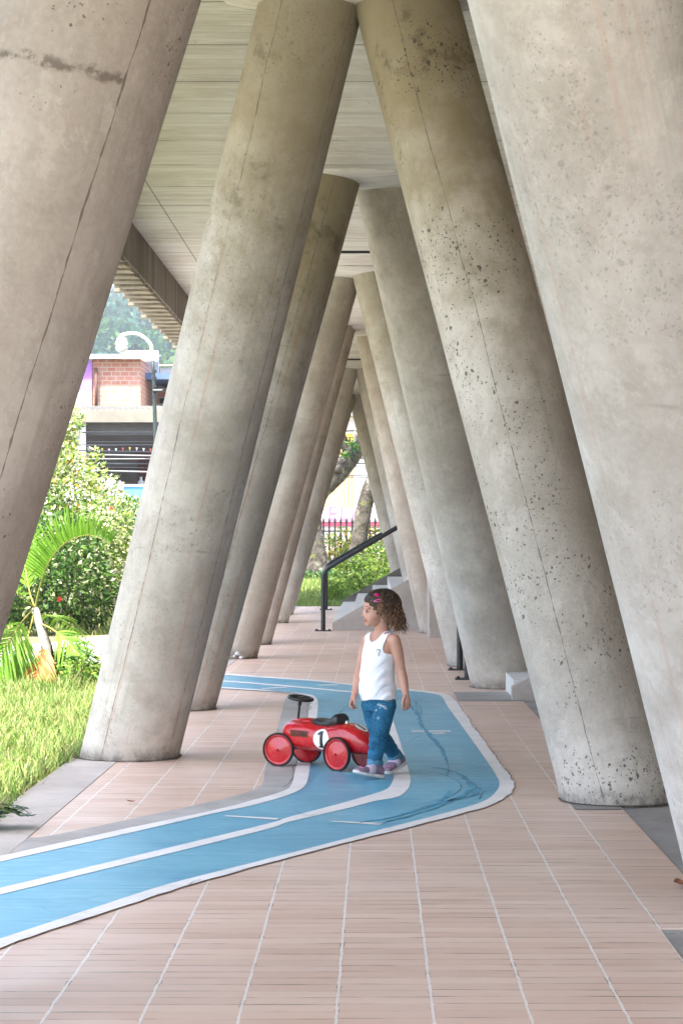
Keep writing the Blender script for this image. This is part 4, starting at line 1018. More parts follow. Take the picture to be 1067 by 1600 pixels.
def shrub(name, label, cat, base, lumps, n, size, mats, wts, flowers=0, group=None, aspect=.45, droop=.3, fl_mat=None, stems=9):
    t = thing(name, base, label, cat, group)
    Pn, d = lump_points(lumps, n); keep = Pn[:, 2] > base[2]+.02; leaves('foliage', Pn[keep], d[keep], size, mats, wts, t, aspect, droop)
    m_ = MB(); rs = random.Random(int(abs(base[0]*100)+base[1]*10))
    for _ in range(stems):
        l = lumps[rs.randrange(len(lumps))]; e = Vector((l[0]+rs.uniform(-.6, .6)*l[3], l[1]+rs.uniform(-.6, .6)*l[4], l[2]+rs.uniform(-.2, .8)*l[5]))
        b = Vector((base[0]+rs.uniform(-.15, .15), base[1]+rs.uniform(-.15, .15), base[2]-.05)); mid = b.lerp(e, .5)+Vector((rs.uniform(-.1, .1), rs.uniform(-.1, .1), .08))
        m_.tube([b, mid, e], [.018, .012, .004], 6)
    m_.build('stem', stemm, t)
    if flowers:
        Pn, d = lump_points(lumps, flowers*6, 3); s = [(p, q) for p, q in zip(Pn, d) if q[1] < -.2 and p[2] > base[2]+.3][:flowers]
        for p, q in s:
            f = MB(); p = Vector(p)+Vector(q)*.05; q = Vector(q).normalized(); a = q.orthogonal().normalized(); b2 = q.cross(a)
            for k in range(5):
                e = a*cos(k*1.257)+b2*sin(k*1.257); w = q.cross(e)
                f.poly([p, p+e*.022+w*.016+q*.008, p+e*.040+q*.012, p+e*.022-w*.016+q*.008])
            f.tube([p, p+q*.05], .004, 5); f.build('flower', fl_mat or LR, t)
    return t
def Lp(px, py, d, rx, ry, rz):                        # a lump placed from the photo (radii in photo px, depth in metres)
    p = P(px, py, d); return (p.x, p.y, p.z, rx*d/F, ry, rz*d/F)
gz = 0.0
shrub('flowering_shrub', 'dark leafy hibiscus bush with small red flowers behind the little palm', 'shrub', (-3.9, 29.6, -.03),
      [Lp(110,900,29.6,62,.7,75), Lp(60,925,29.2,45,.6,58), Lp(140,925,29.8,46,.6,55), Lp(95,850,29.9,48,.6,48), Lp(20,905,29.2,50,.6,70)], 9500, .085, [LD, LG, LM, LC], [2.6, 4, 3.4, 1.6], 5)
shrub('variegated_shrub', 'pale cream and green variegated bush beside the lawn-edge column', 'shrub', (-2.75, 31.0, -.03),
      [Lp(185,880,31,55,.7,85), Lp(165,830,31.4,50,.6,52), Lp(205,825,31.6,40,.6,48), Lp(150,860,30.6,42,.5,60), Lp(230,900,31.2,46,.6,80)], 9500, .075, [LG, LM, LY, LC], [1.4, 2.2, 2, 4.2], 5)
shrub('tall_shrub', 'tall loose yellow and cream bush rising behind the palm in front of the market', 'shrub', (-4.2, 33.0, -.03),
      [Lp(95,770,33,55,.7,80), Lp(75,700,33.4,40,.6,70), Lp(128,790,33.2,46,.6,50), Lp(105,660,33.6,24,.5,40), Lp(60,830,33,60,.7,80), Lp(150,840,33,50,.6,60)], 9500, .085, [LM, LY, LC, LO], [2.4, 3, 4, .5], 5, fl_mat=LO)
shrub('sparse_shrub', 'thin spray of pale leaves in front of the market counter', 'shrub', (-3.6, 35.0, -.03),
      [Lp(168,770,35,22,.4,36), Lp(190,805,35,30,.4,36), Lp(148,735,35.2,16,.4,36), Lp(215,810,35,26,.4,30)], 1100, .08, [LM, LY, LC], [2, 3, 3], 0)
shrub('hedge_shrub', 'broad bush at the left edge behind the near left column', 'shrub', (-5.6, 31.5, -.03),
      [(-5.6, 31.5, .7, .9, .8, .95), (-6.6, 31.8, .8, .9, .8, 1.0), (-5.1, 32.5, 1.1, .8, .7, 1.1)], 6000, .09, [LD, LG, LM, LY], [2, 4, 3, 1.5], 4)
# small palm
pb = P(76, 1056, 18.7); palm = thing('young_palm', (pb.x, pb.y, -.03), 'young palm with arching green fronds and a pale leaning stem in the lawn', 'palm')
crown = P(55.5, 950, 18.75)
tb_ = MB(); tb_.tube([(pb.x, pb.y, -.04), (pb.x-.01, pb.y, .05), tuple(P(72, 1010, 18.72)), tuple(P(62, 975, 18.74)), tuple(crown)], [.062, .052, .042, .034, .028], 14)
tb_.build('trunk', simple('palm_trunk', (.34, .33, .30), .8, .3, 30, bump=.4), palm, True)
tb_ = MB(); tb_.tube([tuple(P(81, 1052, 18.9)), tuple(P(76, 1010, 18.85)), tuple(P(69, 985, 18.8))], [.05, .036, .02], 10); tb_.build('dead_sheath', simple('dead_sheath', (.07, .05, .035), .9, .3, 20), palm, True)
rach = simple('palm_rachis', (.38, .33, .07), .55, .25, 12)
def bez(pts, n):
    pts = [(p.x, p.y, p.z) for p in pts]; out = []
    for i in range(len(pts)-1):
        p0 = pts[max(i-1, 0)]; p1 = pts[i]; p2 = pts[i+1]; p3 = pts[min(i+2, len(pts)-1)]
        for k in range(n):
            t = k/n; out.append(Vector([.5*((2*p1[a])+(p2[a]-p0[a])*t+(2*p0[a]-5*p1[a]+4*p2[a]-p3[a])*t*t+(3*p1[a]-p0[a]-3*p2[a]+p3[a])*t**3) for a in range(3)]))
    out.append(Vector(pts[-1])); return out
def frond(pts, length, mat, n=26, start=.25, droop=.25, flat=Vector((0, -1, 0)), ang=.75, rm=None, lab=None, vee=0):
    ctl = bez(pts, 8); fr = MB(); fr.tube(ctl, [.008*(1-.8*i/(len(ctl)-1)) for i in range(len(ctl))], 6)
    r = fr.build('frond', rm or rach, palm, True, lab); lf = MB(); L = len(ctl)-1
    for i in range(n):
        f = start + (1-start)*i/(n-1); x = f*L; k = min(int(x), L-1); p = ctl[k].lerp(ctl[k+1], x-k); t = (ctl[k+1]-ctl[k]).normalized()
        ln = length*(.55+.45*sin(pi*min(1, (f-start)/(1-start)*.85+.18)))*random.uniform(.88, 1.1)
        nrm = (flat - t*flat.dot(t)).normalized(); sd = t.cross(nrm)
        for s_ in (1, -1):
            d = (sd*s_*sin(ang+random.uniform(-.1, .1))*(1-.55*vee) + t*cos(ang)*(1-.35*vee) + nrm*(random.uniform(-.15, .3)+.85*vee)).normalized(); w = d.cross(nrm if vee < .5 else sd).normalized()*.011; q = []
            for j in range(5):
                u = j/4; c = p + d*ln*u + Vector((0, 0, -1))*droop*ln*u*u; ww = w*(1-u)**.6*(1 if j else .6)
                q.append((lf.vert(c+ww), lf.vert(c-ww+nrm*.004)))
            for a, b in zip(q, q[1:]): lf.face(a[0], a[1], b[1], b[0])
    lf.build('leaflets', mat, r); return r
frond([crown, P(62,920,18.7), P(76,880,18.6), P(103,848,18.5), P(140,836,18.4), P(172,850,18.3)], .30, LP, 40, .28, .06, Vector((-.75, -.25, 1)), vee=1)
frond([crown, P(47,925,18.8), P(40,885,18.9), P(36,850,19.0), P(18,825,19.1)], .30, LP, 24, .3, .15, Vector((.3, -1, 0)))
frond([crown, P(40,935,18.6), P(18,915,18.4), P(-10,905,18.2), P(-50,915,18.0)], .30, LP, 24, .3, .25, Vector((0, -.6, 1)))
frond([crown, P(38,968,18.6), P(18,998,18.4), P(0,1030,18.3), P(-18,1075,18.2)], .30, LP, 26, .3, .25, Vector((.3, -1, .2)))
frond([crown, P(47,985,18.65), P(38,1020,18.55), P(30,1052,18.5), P(18,1090,18.45)], .26, LP, 24, .35, .2, Vector((.4, -1, 0)))
frond([P(66,975,18.72), P(85,985,18.6), P(108,1005,18.5), P(125,1030,18.4), P(132,1062,18.35)], .28, LP, 24, .3, .3, Vector((-.3, -.7, .6)))
frond([crown, P(66,960,18.9), P(90,965,19.2), P(118,985,19.5), P(150,1010,19.8)], .30, LP, 22, .3, .3, Vector((0, -.5, 1)))
frond([P(70,1012,18.7), P(66,1028,18.6), P(62,1042,18.55), P(54,1060,18.5)], .20, LPd, 22, .05, .5, Vector((0, -1, .1)), .8, LPd, 'dry orange frond hanging at the foot')
for (x, y, d, n, s_, lab, wts) in ((100,1040,18.9,420,.10,'clump of fern fronds at the foot of the palm',[3,4,1,0]), (126,1052,18.2,260,.09,'small ragged fern under the drooping palm frond',[3,4,1,0])):
    b = P(x, 845+4200/d, d); shrub('fern_clump', lab, 'fern', (b.x, d, -.03), [(b.x, d, .10, .14, .14, .16), (b.x+.05, d, .2, .10, .1, .12)], n, s_, [LG, LM, LY], [3, 4, 2], 0, aspect=.25, stems=4)
# the weed that grows over the kerb at the lower left
wp_ = Vector((-1.66, 9.35, -.03)); wd = thing('weed', wp_, 'low weed with feathery leaves spilling over the kerb', 'weed')
for k in range(13):
    a = random.uniform(-1.3, 1.0); ln = random.uniform(.10, .26); d = Vector((cos(a), sin(a)*.7, 0)); st_ = MB()
    pts = [wp_+Vector((random.uniform(-.05, .05), random.uniform(-.12, .08), .03)) + d*ln*u + Vector((0, 0, .22*u*(1-u*.7)*random.uniform(.7, 1.3)+.01)) for u in (0, .25, .5, .75, 1)]
    st_.tube(pts, [.003, .003, .0025, .002, .001], 5); s_ob = st_.build('stalk', stemm, wd); lf = MB()
    for j in range(10):
        u = .2+.8*j/9; x = u*4; i = min(3, int(x)); p = pts[i].lerp(pts[i+1], x-i)
        for s_ in (1, -1):
            e = (Vector((-d.y, d.x, 0))*s_*.9 + d*.55 + Vector((0, 0, random.uniform(-.35, .25)))).normalized(); w = e.cross(Vector((0, 0, 1))).normalized()*.011; l = .05*(1.15-u*.5)
            lf.poly([p, p+e*l*.5+w, p+e*l, p+e*l*.5-w])
    lf.build('leaflets', LB_ if k % 3 else LG, s_ob)
# lawn: tall grass blades
def grass(name, n, region, h, mats, wts, lean=.35, width=.006):
    X, Y, Z = region(n); n = len(X); hh = RNG.uniform(.45, 1.2, n)*h*(.75+.5*np.array([mnoise.noise((x*1.3, y*1.3, 4.)) for x, y in zip(X, Y)])); a = RNG.uniform(0, 2*pi, n)
    base = np.stack([X, Y, Z], 1); dx = np.stack([np.cos(a), np.sin(a), np.zeros(n)], 1); wv = np.stack([-np.sin(a), np.cos(a), np.zeros(n)], 1)*width*RNG.uniform(.6, 1.4, n)[:, None]
    ln = RNG.uniform(.2, 1.0, n)[:, None]*lean*hh[:, None]*2; up = np.array([0, 0, 1.])*hh[:, None]
    m1 = base + up*.55 + dx*ln*.3; tip = base + up*(1-.25*ln/np.maximum(hh[:, None], .01)*.5) + dx*ln
    V = np.stack([base-wv, base+wv, m1+wv*.8, m1-wv*.8, tip], 1).reshape(-1, 3); i = np.arange(n)*5
    Fc = np.concatenate([np.stack([i, i+1, i+2], 1), np.stack([i, i+2, i+3], 1), np.stack([i+3, i+2, i+4], 1)]); mi = RNG.choice(len(mats), n, p=np.array(wts)/sum(wts))
    o = np_mesh(name, V, Fc, np.concatenate([mi]*3), mats); o['kind'] = 'stuff'; return o
def reg1(n):
    Y = RNG.uniform(5, 21, n)**1.0; X = -1.665 - RNG.uniform(0, 1, n)**1.5*4.2; 
    X = X + .05*np.sin(Y*2.1) + RNG.normal(0, .03, n) - .02; k = X < -1.64; return X[k], Y[k], np.full(k.sum(), -.035)
grass('grass', 85000, reg1, .165, [GA, LM, GB], [6, 2.2, 2.4], .5, .0045)
def reg2(n):
    X = RNG.uniform(-2.2, .3, n); Y = RNG.uniform(41.2, 50, n); return X, Y, np.array([gh(x, y) for x, y in zip(X, Y)])
def reg3(n):
    X = RNG.uniform(-6.5, -1.7, n); Y = RNG.uniform(26.5, 36, n); k = (Y > 29.2+.25*(X+1.7)*-1*.0) ; return X[k], Y[k], np.full(k.sum(), -.035)
def sm(a, b, x): t = max(0, min(1, (x-a)/(b-a))); return t*t*(3-2*t)
def gh(x, y):
    return -.035 + .50*sm(41, 52, y)*sm(-4.5, -2.5, x) + .85*sm(37, 46, y)*(1-sm(-4.5, -2.5, x))
grass('grass', 16000, reg2, .16, [GA, LM, GB], [6, 2, 1], .4)
grass('grass', 9000, reg3, .14, [GA, LY, GB], [5, 2, 1.5], .4)
# trees behind the far end
def tree(name, label, pts, rad, lumps, n, size, mats, wts, knob=None, extra=None):
    b = pts[0]; t = thing(name, (b.x, b.y, b.z), label, 'tree'); m_ = MB(); ctl = bez(pts, 6); rr = np.interp(np.linspace(0, 1, len(ctl)), np.linspace(0, 1, len(rad)), rad)
    R_ = []; up = None
    m_.tube(ctl, [r*(1+.10*mnoise.noise((i*.7, b.x, 2))) for i, r in enumerate(rr)], 18)
    for p, q, r in (extra or []): m_.tube([p, (p+q)/2+Vector((0, 0, .1)), q], [r, r*.8, r*.45], 10)
    tr_ = m_.build('trunk', M['bark'], t, True)
    if knob: k = MB(); k.tube([knob[0], knob[1]], [.10, .085], 14); k.ellipsoid(knob[1], Vector((.07, 0, 0)), Vector((0, .05, 0)), Vector((0, 0, .07)), 12, 8); k.build('branch_stub', M['bark'], tr_, True)
    Pn, d = lump_points(lumps, n, .3); leaves('crown', Pn, d, size, mats, wts, t, .4, .4); return t
t1 = tree('leaning_tree', 'leaning tree with pale lichened bark and a sawn branch stub', [P(494,899,50), P(490,860,50), P(488,810,50), P(500,770,50), P(524,744,50), P(548,715,50), P(574,668,50), P(598,600,50), P(600,500,49.8)], [.40, .27, .205, .20, .215, .20, .19, .17, .12],
     [(P(600,420,50).x+dx, 50+dy, 7.2+dz, 1.8, 1.6, 1.1) for dx, dy, dz in ((0,0,0), (1.4,.4,.4), (-1.5,.5,.6), (.3,1,1.4), (-2.8,.8,.3))], 5200, .22, [LD, LG, LM], [3, 4, 2], (P(532,733,49.9), P(527,733.5,49.75)), [(P(548,715,50), P(470,560,51), .12)])
for (x, y) in ((545,706), (552,690), (541,712), (556,699)):   # small epiphytes on the leaning trunk
    p = P(x, y, 49.75); Pn = np.array([[p.x, p.y, p.z]]*12)+RNG.normal(0, .05, (12, 3)); leaves('epiphyte', Pn, np.array([[-.6, -.4, .2]]*12), .17, [LM, LB_, LY], [3, 3, 2], [c for c in t1.children if c.name.startswith('trunk')][0], .28, .5)
t2 = tree('mossy_tree', 'darker mossy tree trunk leaning beside the far right column', [P(556,880,47), P(560,850,47), P(568,800,47), P(577,765,47), P(592,735,47), P(606,690,47), P(612,600,47)], [.20, .17, .165, .16, .17, .15, .10],
     [(P(620,400,47).x+dx, 47+dy, 7.6+dz, 1.5, 1.3, 1.0) for dx, dy, dz in ((0,0,0), (1.2,.4,.3), (-1.,.5,.6), (.3,.8,1.2))], 4200, .20, [LD, LG, LM], [3, 4, 2])
shrub('croton_hedge', 'yellow and orange croton bushes growing along the iron fence', 'hedge', (.2, 55.2, .45),
      [Lp(x, y, 55.3, 22, .55, r) for x, y, r in ((515,868,34), (545,872,30), (535,862,38), (556,868,30), (580,860,36), (600,858,40), (622,855,40), (648,850,40), (498,885,22))], 6500, .085, [LY, LO, LM, LG], [4, 2.4, 3, 2], 0)
shrub('leafy_shrub', 'bright green leafy bush behind the handrail beside the far stairs', 'shrub', (-.1, 45.5, .1),
      [Lp(555,900,45.5,34,.6,34), Lp(580,885,45.8,30,.5,34), Lp(535,915,45.2,26,.5,24), Lp(600,880,46,30,.5,36), Lp(570,925,45,34,.5,22)], 3000, .10, [LG, LM, LY], [2, 5, 3], 0, aspect=.3)
shrub('fern_shrub', 'low feathery fern at the foot of the handrail', 'fern', (-.75, 43.0, 0.02),
      [Lp(524,935,43,17,.3,17), Lp(516,922,43.4,12,.3,14)], 1300, .10, [LM, LY], [4, 3], 0, aspect=.2)
shrub('ground_shrub', 'dull green weeds round the foot of the leaning tree', 'shrub', (-1.2, 48.8, .25),
      [Lp(478,905,48.8,16,.3,13), Lp(495,910,48.6,20,.3,12), Lp(512,905,48.7,18,.3,14)], 1500, .11, [LG, LM, LB_, LC], [2, 4, 3, .6], 0, aspect=.3)

# small things lying about
rb = thing('rubble', (-1.58, 22.62, 0), 'heap of white rubble and crumpled plastic at the foot of a left column', 'rubble'); m_ = MB(); rs_ = random.Random(4)
for k in range(34):
    x, y = rs_.gauss(-1.62, .15), rs_.gauss(22.55, .05); r = rs_.uniform(.012, .036); z = r*.6+rs_.uniform(0, .05)
    bm = bmesh.new(); bmesh.ops.create_icosphere(bm, subdivisions=1, radius=r)
    for v in bm.verts: v.co *= rs_.uniform(.7, 1.25); v.co.z *= .8
    m_.bm(bm, Matrix.Translation((x, y, z)))
m_.build('rubble_heap', simple('rubble_white', (.50, .50, .50), .8, .35, 14), rb)
dl = simple('dry_leaf', (.26, .11, .06), .7, .4, 30)
for (px, py, s_, lab) in ((1062, 1386, .055, 'dry brown leaf on the tiles at the right edge'), (735, 1049, .05, 'tiny dry leaf by the black handrail post'), (330, 1071, .07, 'thin dry leaf on the tiles near the bend of the track'), (205, 1256, .03, 'dry leaf on the tiles below the lawn-edge column')):
    x, y = G(px, py); m_ = MB(); a = random.uniform(0, 3)
    for k in range(6):
        u0, u1 = -1+k/3, -1+(k+1)/3; w0, w1 = (1-u0*u0)*.38+.01, (1-u1*u1)*.38+.01; q = lambda u, w: Vector((x+s_*(u*cos(a)-w*sin(a)), y+s_*(u*sin(a)+w*cos(a)), .010+s_*.25*u*u+s_*.35*abs(w)))
        m_.poly([q(u0, 0), q(u1, 0), q(u1, w1), q(u0, w0)]); m_.poly([q(u0, -w0), q(u1, -w1), q(u1, 0), q(u0, 0)])
    o = m_.build('fallen_leaf', dl); tag(o, lab, 'leaf', 'fallen leaves on the paving')
# ------------------------------------------------------------------ ground, street, buildings, hills
def grid(name, xs, ys, hf, mat):
    V = np.array([(x, y, hf(x, y)) for y in ys for x in xs]); nx = len(xs); i = np.array([(r*nx+c) for r in range(len(ys)-1) for c in range(nx-1)])
    Fc = np.stack([i, i+1, i+nx+1, i+nx], 1); return struct(np_mesh(name, V, Fc, np.zeros(len(Fc)), mat, None, True))
xs = sorted(set([-3200, -900, -400, -200, -120, -80, -50, -30, -20, -14] + [-12+.5*k for k in range(33)] + [8, 14, 30, 60, 120, 300, 700, 2200]))
ys = sorted(set([-60, -30, -14, 0, 10, 20, 30, 36] + [37+k for k in range(17)] + [60, 70, 90, 120, 200, 260, 400, 800, 1600, 4100]))
grid('ground', xs, ys, lambda x, y: gh(x, y) - (.12 if -1.6 < x < 7 and -15 < y < 40.6 else 0), M['ground'])
pm_ = MB()
Q = [(-1.67, 20.8), (-1.67, 28.8), (-3.4, 28.6), (-4.2, 25.2), (-9.5, 23.6), (-9.5, 19.4), (-3.4, 20.6)]
pm_.prism([(x, y, -.06) for x, y in Q], (0, 0, .055)); struct(pm_.build('path', M['path']))
asph = mk_concrete('asphalt', (.075, .075, .075), (.11, .11, .11), (.05, .05, .05), 1.2, .9, .3, False)
rdm = MB(); Rr = [[(x, y, gh(-9, y)+dz) for x, dz in ((-60, .01), (-4.6, .01))] for y in range(38, 53)]
b0 = 0
for r in Rr:
    for p in r: rdm.vert(p)
for k in range(len(Rr)-1): rdm.face(2*k, 2*k+1, 2*k+3, 2*k+2)
struct(rdm.build('road', asph))
fp = MB(); fp.box(-40, -8.2, -12, 23, -.1, .02); fp.box(-60, -4.6, 52.5, 57.5, .5, .95); struct(fp.build('sidewalk_bounce_slab', M['path']))  # near slab is unseen, added to bounce light; far strip is street paving
# market hall across the street
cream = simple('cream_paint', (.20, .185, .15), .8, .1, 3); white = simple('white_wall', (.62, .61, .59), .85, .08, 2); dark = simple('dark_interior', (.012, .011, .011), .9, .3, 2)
mk = thing('market_hall', (-7.4, 60, .8), 'open fronted market hall with a cream eave and a dark interior', 'market')
def part(name, mat, par, *boxes):
    m_ = MB()
    for b in boxes: m_.box(*b)
    return m_.build(name, mat, par)
m_ = MB(); m_.prism([(-11.5, 57.9, 4.50), (-11.5, 62.4, 4.85), (-11.5, 62.4, 4.95), (-11.5, 57.9, 4.58)], (7.6, 0, 0)); 
for k in range(50): m_.tube([(-11.4+.15*k, 57.9, 4.585), (-11.4+.15*k, 62.3, 4.945)], .02, 6)
m_.build('roof', simple('pale_roof', (.22, .205, .175), .8, .12, 3), mk)
part('fascia', cream, mk, (-11.5, -3.9, 57.78, 57.89, 4.26, 4.56))
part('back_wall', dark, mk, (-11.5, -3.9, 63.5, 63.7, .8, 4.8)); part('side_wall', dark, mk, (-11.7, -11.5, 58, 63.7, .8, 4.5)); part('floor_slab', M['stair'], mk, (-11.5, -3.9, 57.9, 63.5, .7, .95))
for x in (-9.9, -7.62, -7.75, -5.0): part('post', white if x != -7.75 else simple('grey_post', (.3, .3, .3)), mk, (x, x+.13, 58.0, 58.13, .95, 4.3))
part('lintel', simple('dark_lintel', (.10, .09, .085)), mk, (-11.5, -3.9, 58.2, 58.3, 3.95, 4.25)); part('shelf', simple('shelf_wood', (.10, .06, .045)), mk, (-9.4, -4.2, 61.5, 62.0, 2.55, 2.62), (-9.4, -4.2, 62.6, 63.0, 3.2, 3.25))
part('counter', simple('counter_blue', (.12, .20, .34), .7), mk, (-8.6, -4.2, 58.6, 59.1, .95, 2.15))
part('shutter', simple('maroon_shutter', (.10, .025, .025), .7, .3, 2), mk, (-6.6, -5.9, 62.3, 62.35, 1.0, 3.7), (-8.4, -7.9, 62.3, 62.35, 1.0, 3.2))
rs = random.Random(3); wm = simple('white_ceramic', (.75, .75, .75), .4); nb = 0
for k in range(9):
    x = -8.2+.42*k+rs.uniform(-.1, .1); m_ = MB(); h = rs.choice((.25, .34, .42)); m_.tube([(x, 61.7, 2.622), (x, 61.7, 2.622+h*.6), (x, 61.7, 2.622+h*.75), (x, 61.7, 2.622+h)], [.09, .09, .035, .035], 12)
    o = m_.build('bottle', wm); tag(o, 'white container standing on the shelf of the market hall', 'container', 'white containers on the market shelf')
for x, z in ((-7.15, 2.72), (-6.88, 2.73)):
    m_ = MB(); m_.ellipsoid((x, 58.45, z), Vector((.13, 0, 0)), Vector((0, .03, 0)), Vector((0, 0, .13)), 20, 10); m_.tube([(x, 58.47, 2.152), (x, 58.47, z-.1)], .014, 6); m_.box(x-.08, x+.08, 58.6, 58.75, 2.152, 2.17)
    m_.box(x-.02, x+.02, 58.46, 58.7, 2.152, 2.168)
    o = m_.build('round_sign', wm); tag(o, 'white round disc on a stick at the market counter', 'disc sign', 'round white discs at the market counter')
bt = thing('bunting', (-6.4, 58.35, 3.6), 'string of small coloured pennants under the market eave', 'bunting'); m_ = MB(); pts = [(-9.0+.55*k, 58.36, 3.62+.05*(k % 2)) for k in range(10)]; m_.tube(pts, .008, 5); m_.build('string', M['black'], bt)
for k in range(26):
    x = -8.9+.18*k; c = [(.7, .7, .65), (.6, .1, .08), (.65, .5, .1), (.7, .45, .5)][k % 4]; m_ = MB(); z = 3.62+.02*sin(k); m_.prism([(x-.03, 58.34, z), (x+.03, 58.34, z), (x, 58.34, z-.10)], (0, .006, 0))
    m_.build('pennant', bpy.data.materials.get('pennant_%d' % (k % 4)) or simple('pennant_%d' % (k % 4), c), bt)
bw = thing('wall', (-5.6, 55.6, .9), 'low wall painted white and blue in front of the market', 'wall')
part('wall_face', simple('blue_paint', (.10, .28, .62), .7, .1, 3), bw, (-6.27, -2.6, 55.5, 55.65, .85, 2.55)); part('wall_face', simple('pale_blue_paint', (.60, .70, .76), .7, .08, 3), bw, (-9.5, -6.274, 55.5, 55.65, .85, 2.55)); part('coping', white, bw, (-9.5, -2.6, 55.46, 55.69, 2.552, 2.60))
part('post', white, bw, (-6.33, -6.21, 55.44, 55.496, .85, 2.66))
# brick house behind and above it
bh = thing('brick_house', (-8.4, 68, .8), 'raw red brick upper storey with a purple painted corner and a sheet metal roof', 'house')
brk = mk_brickwall('raw_brick', (.50, .22, .16), (.38, .15, .11), (.50, .40, .35), .27, .135); brk2 = mk_brickwall('pale_brick', (.54, .27, .20), (.48, .21, .15), (.52, .40, .34), .27, .135)
part('wall', brk, bh, (-8.57, -7.11, 68, 72, 5.95, 6.72)); part('wall', brk2, bh, (-8.57, -7.11, 68.003, 72, .8, 5.948))
part('purple_wall', simple('purple_paint', (.42, .20, .62), .8, .08, 3), bh, (-10.5, -8.574, 67.9, 72, 5.72, 6.66)); part('cream_wall', simple('cream_wall', (.70, .62, .46), .85, .1, 3), bh, (-10.5, -8.574, 67.903, 72, .8, 5.718))
wn_ = part('window', simple('window_frame', (.30, .20, .14)), bh, (-9.35, -8.98, 67.84, 67.898, 5.85, 6.5)); part('pane', simple('window_glass', (.05, .05, .06), .15, .1, 2, 0, .5), wn_, (-9.31, -9.02, 67.825, 67.838, 5.89, 6.46))
pp_ = MB(); pp_.tube([(-8.44, 67.86, 6.45), (-8.44, 67.86, 5.2)], .05, 10); pp_.build('downpipe', simple('brown_pipe', (.13, .07, .055)), bh, True)
m_ = MB(); zr = MB()
m_.prism([(-10.8, 67.6, 6.70), (-10.8, 72.3, 7.15), (-10.8, 72.3, 7.2), (-10.8, 67.6, 6.75)], (3.9, 0, 0))
for k in range(32): m_.tube([(-10.75+.12*k, 67.6, 6.765), (-10.75+.12*k, 72.3, 7.215)], .018, 5)
m_.build('roof', simple('zinc_sheet', (.62, .66, .70), .35, .15, 3, .4), bh)
part('parapet', white, bh, (-8.2, -7.0, 72.4, 72.6, 6.6, 7.35))
rh = thing('house', (-5.4, 72, .8), 'low house of salmon coloured blocks with stepped metal roofs, right of the lamp post', 'house')
part('wall', mk_brickwall('salmon_block', (.58, .26, .20), (.62, .38, .32), (.62, .54, .50), .4, .2), rh, (-7.09, -3.4, 72, 76, .8, 6.0)); part('upper_wall', white, rh, (-7.09, -3.4, 74, 78, 6.0, 6.9))
m_ = MB(); m_.prism([(-7.2, 71.85, 6.05), (-7.2, 74.0, 6.35), (-7.2, 74.0, 6.40), (-7.2, 71.85, 6.10)], (4, 0, 0))
for k in range(30): m_.tube([(-7.15+.13*k, 71.5, 6.11), (-7.15+.13*k, 74., 6.41)], .022, 5)
m_.build('roof', simple('white_sheet', (.72, .70, .68), .6, .1, 3), rh)
m_ = MB(); m_.prism([(-7.2, 73.6, 6.95), (-7.2, 78.2, 7.3), (-7.2, 78.2, 7.36), (-7.2, 73.6, 7.0)], (4, 0, 0)); m_.build('roof', simple('orange_sheet', (.60, .34, .22), .7, .15, 2), rh)
part('opening', dark, rh, (-6.9, -5.3, 71.96, 71.997, 5.62, 5.78)); part('band', white, rh, (-7.09, -3.4, 71.93, 71.996, 5.30, 5.58))
# lamp post with its curved arm
lm = thing('street_lamp', (-4.95, 50, .8), 'street lamp with a dark pole, curved white arm and hanging white lantern', 'street lamp')
px_ = P(240, 845, 50).x; m_ = MB(); m_.tube([(px_+.09, 50, .8), (px_+.05, 50, 3.5), (px_, 50, 5.0), (px_-.02, 50, 5.22)], [.055, .048, .038, .038], 12)
m_.build('pole', simple('dark_pole', (.035, .05, .048), .5), lm, True); m_ = MB()
for z in (4.4, 4.62, 4.8, 4.95): m_.tube([(px_+.02, 50, z), (px_+.02, 50, z+.06)], .055, 10); m_.build('band_clamp', M['black'], lm); m_ = MB()
m_.tube([(px_, 49.95, 4.55), (px_+.2, 49.95, 4.55)], .04, 8); m_.build('bracket', M['black'], lm); m_ = MB()
wlm = simple('lamp_white', (.68, .68, .66), .5, .06, 5); m_ = MB(); a = [P(x, y, 50) for x, y in ((237.5,553), (236.5,540), (229,530), (216,522), (203,521), (190.5,524), (190,529))]
m_.tube(bez(a, 5), .038, 10); m_.build('arm', wlm, lm, True)
m_ = MB(); c = P(190.5, 538, 50); R_ = []
for z, r in ((.16, .05), (.14, .10), (.05, .13), (.0, .15), (-.03, .12), (-.06, .14), (-.12, .13), (-.17, .08), (-.19, .04)): R_.append([(c.x+r*cos(t), c.y+r*sin(t), c.z+z) for t in [2*pi*i/20 for i in range(20)]])
m_.rings(R_); m_.build('lantern', wlm, lm, 'auto')
for k in range(12):                                   # overhead cables along the street
    z = 2.75+.085*k+rs.uniform(-.04, .04); sg = rs.uniform(.10, .35); tl = rs.uniform(-.25, .25); yy = 51+.12*k; m_ = MB()
    m_.tube([(-15+1.5*i, yy, z + tl*(i/10-.5)*2 - sg*(1-((i-7)/7)**2)+.2) for i in range(15)], rs.choice((.010, .014, .018)), 5)
    o = m_.build('cable', M['black'] if k % 3 else simple('grey_cable_%d' % k, (.25, .25, .25))); tag(o, 'thin cable strung across the street in front of the market', 'cable', 'street cables before the market')
